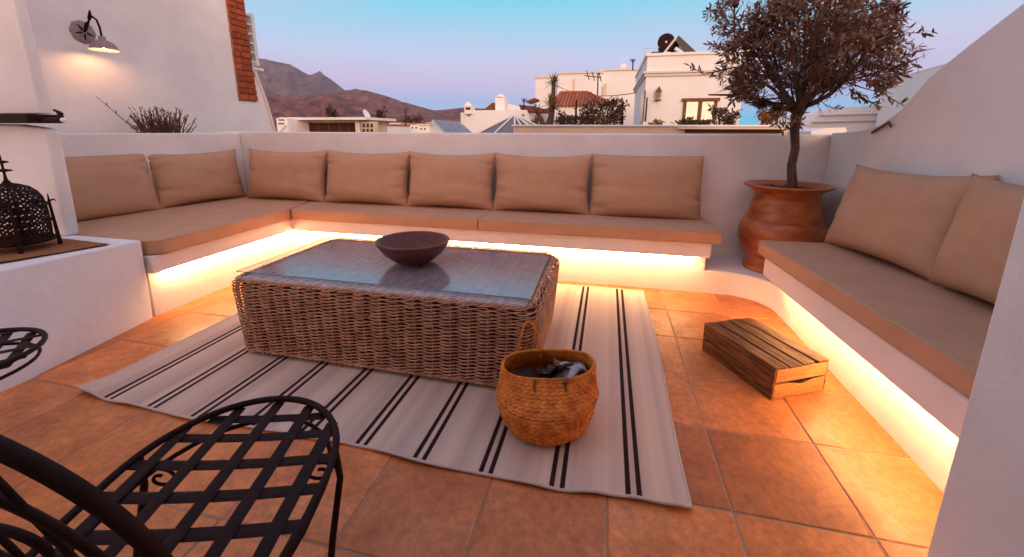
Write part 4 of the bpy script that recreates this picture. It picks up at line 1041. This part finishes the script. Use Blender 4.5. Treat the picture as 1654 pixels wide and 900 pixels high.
# pyramid skylight
t=thing('pyramid_skylight','glass pyramid skylight with white glazing bars beyond the parapet','skylight',(-.6,7,0))
Y=6.6; ap=atY(831,186,7.1); bl=atY(768,218,Y); br=atY(872,218,Y); bk=Vector((br.x+.1,7.9,bl.z)); bk2=Vector((bl.x+.1,7.9,bl.z))
P(MB().add([bl,br,bk,bk2,ap],[(0,1,4),(1,2,4),(2,3,4),(3,0,4)]),'glazing',grey_glass,t)
for q in (bl,br,bk,bk2,atY(797,218,Y),atY(832,218,Y),atY(850,218,Y)):
    P(MB().tube([q+Vector((0,-.01,.01)),ap+Vector((0,-.01,.01))],.016,5),'glazing_bar',white_metal,t)
P(MB().box(bl.x-.05,br.x+.05,Y-.04,8,bl.z-.6,bl.z-.0),'kerb_frame',plaster_far,t)
# solar panel rack
t=thing('solar_rack','tilted bank of solar panels behind the parapet','solar panel',(-1.5,9,0))
q=[atY(697,194,9.6),atY(743,197,9.6),atY(768,218,8.6),atY(722,218,8.6)]
P(MB().extr([tuple(v) for v in q],(0,.03,-.04)),'frame',white_metal,t)
for k in range(4):
    f0=.04+k*.24; f1=f0+.20
    qq=[q[0].lerp(q[1],f0),q[0].lerp(q[1],f1),q[3].lerp(q[2],f1),q[3].lerp(q[2],f0)]
    P(MB().extr([tuple(v+Vector((0,-.012,.012))) for v in qq],(0,.01,-.008)),'cell_panel',mat('solar_glass',(.13,.10,.15),(.20,.13,.11),.2,3,spec=.6),t)
P(MB().tube([q[3]+Vector((0,.02,-.3)),q[0]+Vector((0,.05,-.05))],.03,5),'rack_leg',white_metal,t)
# veranda house at left
def veranda():
    Y=15; t=thing('veranda_house','low white house with a long dark veranda opening below the mountain','house',(-7,Y,0))
    a=atY(462,194,Y); b2=atY(592,194,Y)
    mb=MB(); A=pxbox(mb,462,592,194.5,260,Y+.4,1.6); P(mb,'walls',peach,t)
    P(MB().box(a.x-.1,b2.x+.15,Y-.25,Y+2.1,A[3]+.003,A[3]+.10),'flat_roof',plaster_far,t)
    mb=MB(); pxbox(mb,479,573,198.5,216,Y+.385,.012); P(mb,'veranda_opening',dark_in,t)
    for x0,x1 in ((573.5,576),(577,580),(462,465)):
        mb=MB(); pxbox(mb,x0,x1,197,216,Y+.1,.1); P(mb,'post',white_metal,t)
    for x in (496,513,530,547,562):
        mb=MB(); pxbox(mb,x,x+1.3,198.6,216,Y+.36,.015); P(mb,'shutter_post',brownframe,t)
    for r_ in range(2):
        for k in range(3):
            mb=MB(); pxbox(mb,585+k*6.5,589+k*6.5,200+r_*8,206+r_*7,Y+.1,.02); P(mb,'window',dark_glass,t)
    mb=MB(); pxbox(mb,583,605,196.5,260,Y+.13,.25); P(mb,'side_wing',peach,t)
    # dish on its roof
    d=thing('satellite_dish','white satellite dish on the roof above the veranda','dish',tuple(atY(590,190,Y+1)))
    c=atY(590,186,Y+1); 
    P(MB().lathe([(.001,0),(.12,.02),(.22,.08)],16,M=Matrix.Translation(c)@Matrix.Rotation(1.1,4,'Y')),'dish',white_metal,d)
    P(MB().tube([c,atY(593,196,Y+1)],.03,5),'mast',white_metal,d)
    h=thing('white_house','white roof corner with railings at the foot of the curved wall edge','house',(-9,14,0))
    mb=MB(); pxbox(mb,446,464,191,260,14.2,2); P(mb,'walls',plaster_far,h)
    mb=MB(); pxbox(mb,450,459,193,195,14.19,.008); P(mb,'window',dark_glass,h)
    mb=MB(); pxbox(mb,449,459,199,201,14.19,.008); P(mb,'window',dark_glass,h)
    mb=MB(); mb.tube([atY(450,214,14.1),atY(462,202,14.1)],.03,4); P(mb,'stair_rail',white_metal,h)
veranda()
# right hand houses beyond the sloping wall
def right_houses():
    Y=9; t=thing('white_house','pale shaded house with layered cornices beyond the sloping wall','house',(7,Y,0))
    A=atY(1425,131,Y+2.4); B=atY(1530,113,Y); zt=atY(1500,119,Y).z
    p0=(atY(1428,130,11.4).x,11.4); p1=(atY(1560,110,8.2).x,8.2)
    z1=atY(1460,125,10.4).z
    mb=MB(); mb.prism([p0,p1,(p1[0]+3,p1[1]+2.5),(p0[0]+3,p0[1]+2.5)],-3,z1); P(mb,'walls',plaster_far,t)
    def band(z0,zz,k):
        d=(Vector(p1)-Vector(p0)).normalized(); n=Vector((d.y,-d.x)); n=n if n.y<0 else -n
        q0=Vector(p0)+n*k-d*k; q1=Vector(p1)+n*k
        P(MB().prism([tuple(q0),tuple(q1),(p1[0]+3,p1[1]+2.5),(p0[0]+3,p0[1]+2.5)],z0,zz),'cornice_moulding',cornice,t)
    band(z1+.001,z1+.06,.07); band(z1-.36,z1-.31,.06); band(z1-.95,z1-.90,.03)
    h=thing('white_house','low pale roofs stepping down behind the right of the olive tree','house',(4,12,0))
    Y=12
    q=[atY(1296,213,Y),atY(1322,184,Y),atY(1335,176,Y),atY(1420,170,Y),atY(1450,175,Y),atY(1450,260,Y),atY(1296,260,Y)]
    P(MB().extr([tuple(v) for v in q],(0,4,0)),'walls',plaster_far,h)
    for (ya,yb) in ((197,199),(186,187.5)):
        a=atY(1312 if ya>190 else 1324,ya,Y-.04); b2=atY(1430,ya-3,Y-.04); P(MB().tube([a,b2],.03,4),'cornice_moulding',cornice,h)
    q=[atY(1310,212,8),atY(1335,207,8),atY(1366,206,8),atY(1368,212,8)]
    h2=thing('curved_roof','small curved white roof edge just over the parapet corner','roof',(3,8,0))
    P(MB().extr([tuple(v) for v in q]+[tuple(atY(1368,240,8)),tuple(atY(1310,240,8))],(0,1,0)),'roof_edge',plaster_far,h2)
    # antennas
    a=thing('antenna','mast antenna rising behind the left of the olive crown','antenna',tuple(atY(1187,60,18)))
    P(MB().tube([atY(1187,95,17),atY(1186,-8,17)],.03,5),'mast',iron,a)
    for y in (3,10): P(MB().tube([atY(1180,y,17),atY(1192,y+2,17)],.02,4),'arm',iron,a)
    P(MB().lathe([(.02,0),(.12,.1),(.12,.3),(.02,.36)],10,c=tuple(atY(1187,14,16.9))),'receiver',iron,a)
    hk=thing('wall_hook','rusty bent metal hook on top of the wall where its slope begins','hook',tuple(atX(1425,203,XR)))
    c=atX(1424,205,XR-.02); e=atX(1403,181,XR+.02)
    P(MB().tube([c+Vector((0,.10,-.04)),c,c+Vector((0,-.07,.03)),c+Vector((0,-.10,.0))],.009,6),'hook',brownframe,hk)
right_houses()
# town strip in the distance
rn=random.Random(21)
names=['flat roofed white house far off, %s','small white cube house far off, %s']
wh=['first of the town row right of the veranda house','second of the town row from the veranda house','third of the town row, with two windows','fourth of the town row, the broadest one','fifth of the town row, slightly behind','sixth of the town row, left of the solar panels','last of the town row, partly behind the solar panels']
xs=[(603,622,203),(618,636,205),(634,656,200.5),(650,682,201),(676,694,203),(690,706,200),(702,722,203)]
for k,(x0,x1,yt) in enumerate(xs):
    Y=70+rn.uniform(-12,25); t=thing('town_house',names[k%2]%wh[k],'house',(0,Y,0),0,'distant white houses of the town')
    mb=MB(); A=pxbox(mb,x0,x1,yt,240,Y,9); P(mb,'walls',plaster_far,t)
    P(MB().box(A[0]-.2,A[1]+.2,Y-.2,Y+9,A[3]+.01,A[3]+.25),'roof',cornice if k%3 else roof_tile,t)
    for q in range(2 if x1-x0<25 else 4):
        x=x0+3+q*6; mb=MB(); pxbox(mb,x,x+2,yt+4,yt+7,Y-.06,.05); P(mb,'window',dark_glass,t)
for k,(px,py,hh) in enumerate(((609,196,4.5),(547,186,6),(668,198,3),(1010,180,0))):
    if hh: leafy('distant_tree',['dark cypress like tree top at the left end of the town row','dark tree on the slope above the veranda roof','small dark tree between the far town houses'][k],'tree',tuple(atY(px,210,95)),2.2,2,hh,420,1.1,greenery,30+k)
rn=random.Random(77)
desc=['tiny white house low on the slope, leftmost of the scattered ones','tiny white house just right of the satellite dish','tiny white house under the mountain foot, near the town tree','tiny pale house in the middle of the far slope','tiny white house just above the broad town house','tiny white house above the left end of the solar panels','tiny pale house nearest the vent chimney','tiny white house at the foot of the long ridge']
for k,(x0,x1,yt) in enumerate([(613,620,201),(628,634,199.5),(641,650,203),(660,667,198.5),(671,679,200),(694,701,198),(712,722,197.5),(727,738,199)]):
    Y=150+rn.uniform(0,60); t=thing('hillside_house',desc[k],'house',(0,Y,0),0,'scattered houses on the far slope')
    mb=MB(); A=pxbox(mb,x0,x1,yt,225,Y,8); P(mb,'walls',plaster_far,t)
    mb=MB(); pxbox(mb,x0+1.5,x0+3,yt+1.5,yt+3.2,Y-.12,.1); P(mb,'window',dark_glass,t)
for k,(px,yt,yb,Y,lab) in enumerate([(655,176,205,60,'tall thin aerial mast over the town row'),(612,186,206,55,'thin aerial mast right of the veranda house'),(846,160,180,12.6,'short aerial on the white chimney house roof'),(1022,96,114,21,'short aerial on the right end of the long house roof')]):
    a=thing('antenna',lab,'antenna',tuple(atY(px,yb,Y))); s_=Y/60
    p0=atY(px,yb,Y); p1=atY(px+.4,yt,Y); mb=MB(); mb.tube([p0,p1],.07*s_+.004,4); P(mb,'mast',iron,a)
    mb=MB(); 
    for q in (.0,.12,.22): 
        c=p1.lerp(p0,q); mb.tube([c-Vector((.42*s_*(1-q*2),0,0)),c+Vector((.42*s_*(1-q*2),0,0))],.035*s_+.003,4)
    P(mb,'arm',iron,a)
w_=MB(); A=atY(1028,150,13.9); B=atY(902,140,22.5)
w_.tube([A.lerp(B,f)-Vector((0,0,.5*4*f*(1-f)*.5)) for f in [i/12 for i in range(13)]],.012,4); o=w_.build('overhead_cable',iron); tag(o,'thin dark cable hanging between the two white houses','cable')
# hazy evening air
hz=MB().box(-9000,9000,-300,9200,-13,1600).build('haze',None); hz['kind']='stuff'; hz['label']='thin evening haze over the mountains'
hm=bpy.data.materials.new('haze_air'); hm.use_nodes=True; T=hm.node_tree; T.nodes.clear()
pv=T.nodes.new('ShaderNodeVolumePrincipled'); pv.inputs['Color'].default_value=(.72,.76,.92,1); pv.inputs['Density'].default_value=.00003; pv.inputs['Anisotropy'].default_value=0
ou=T.nodes.new('ShaderNodeOutputMaterial'); T.links.new(pv.outputs[0],ou.inputs['Volume']); hz.data.materials.append(hm)
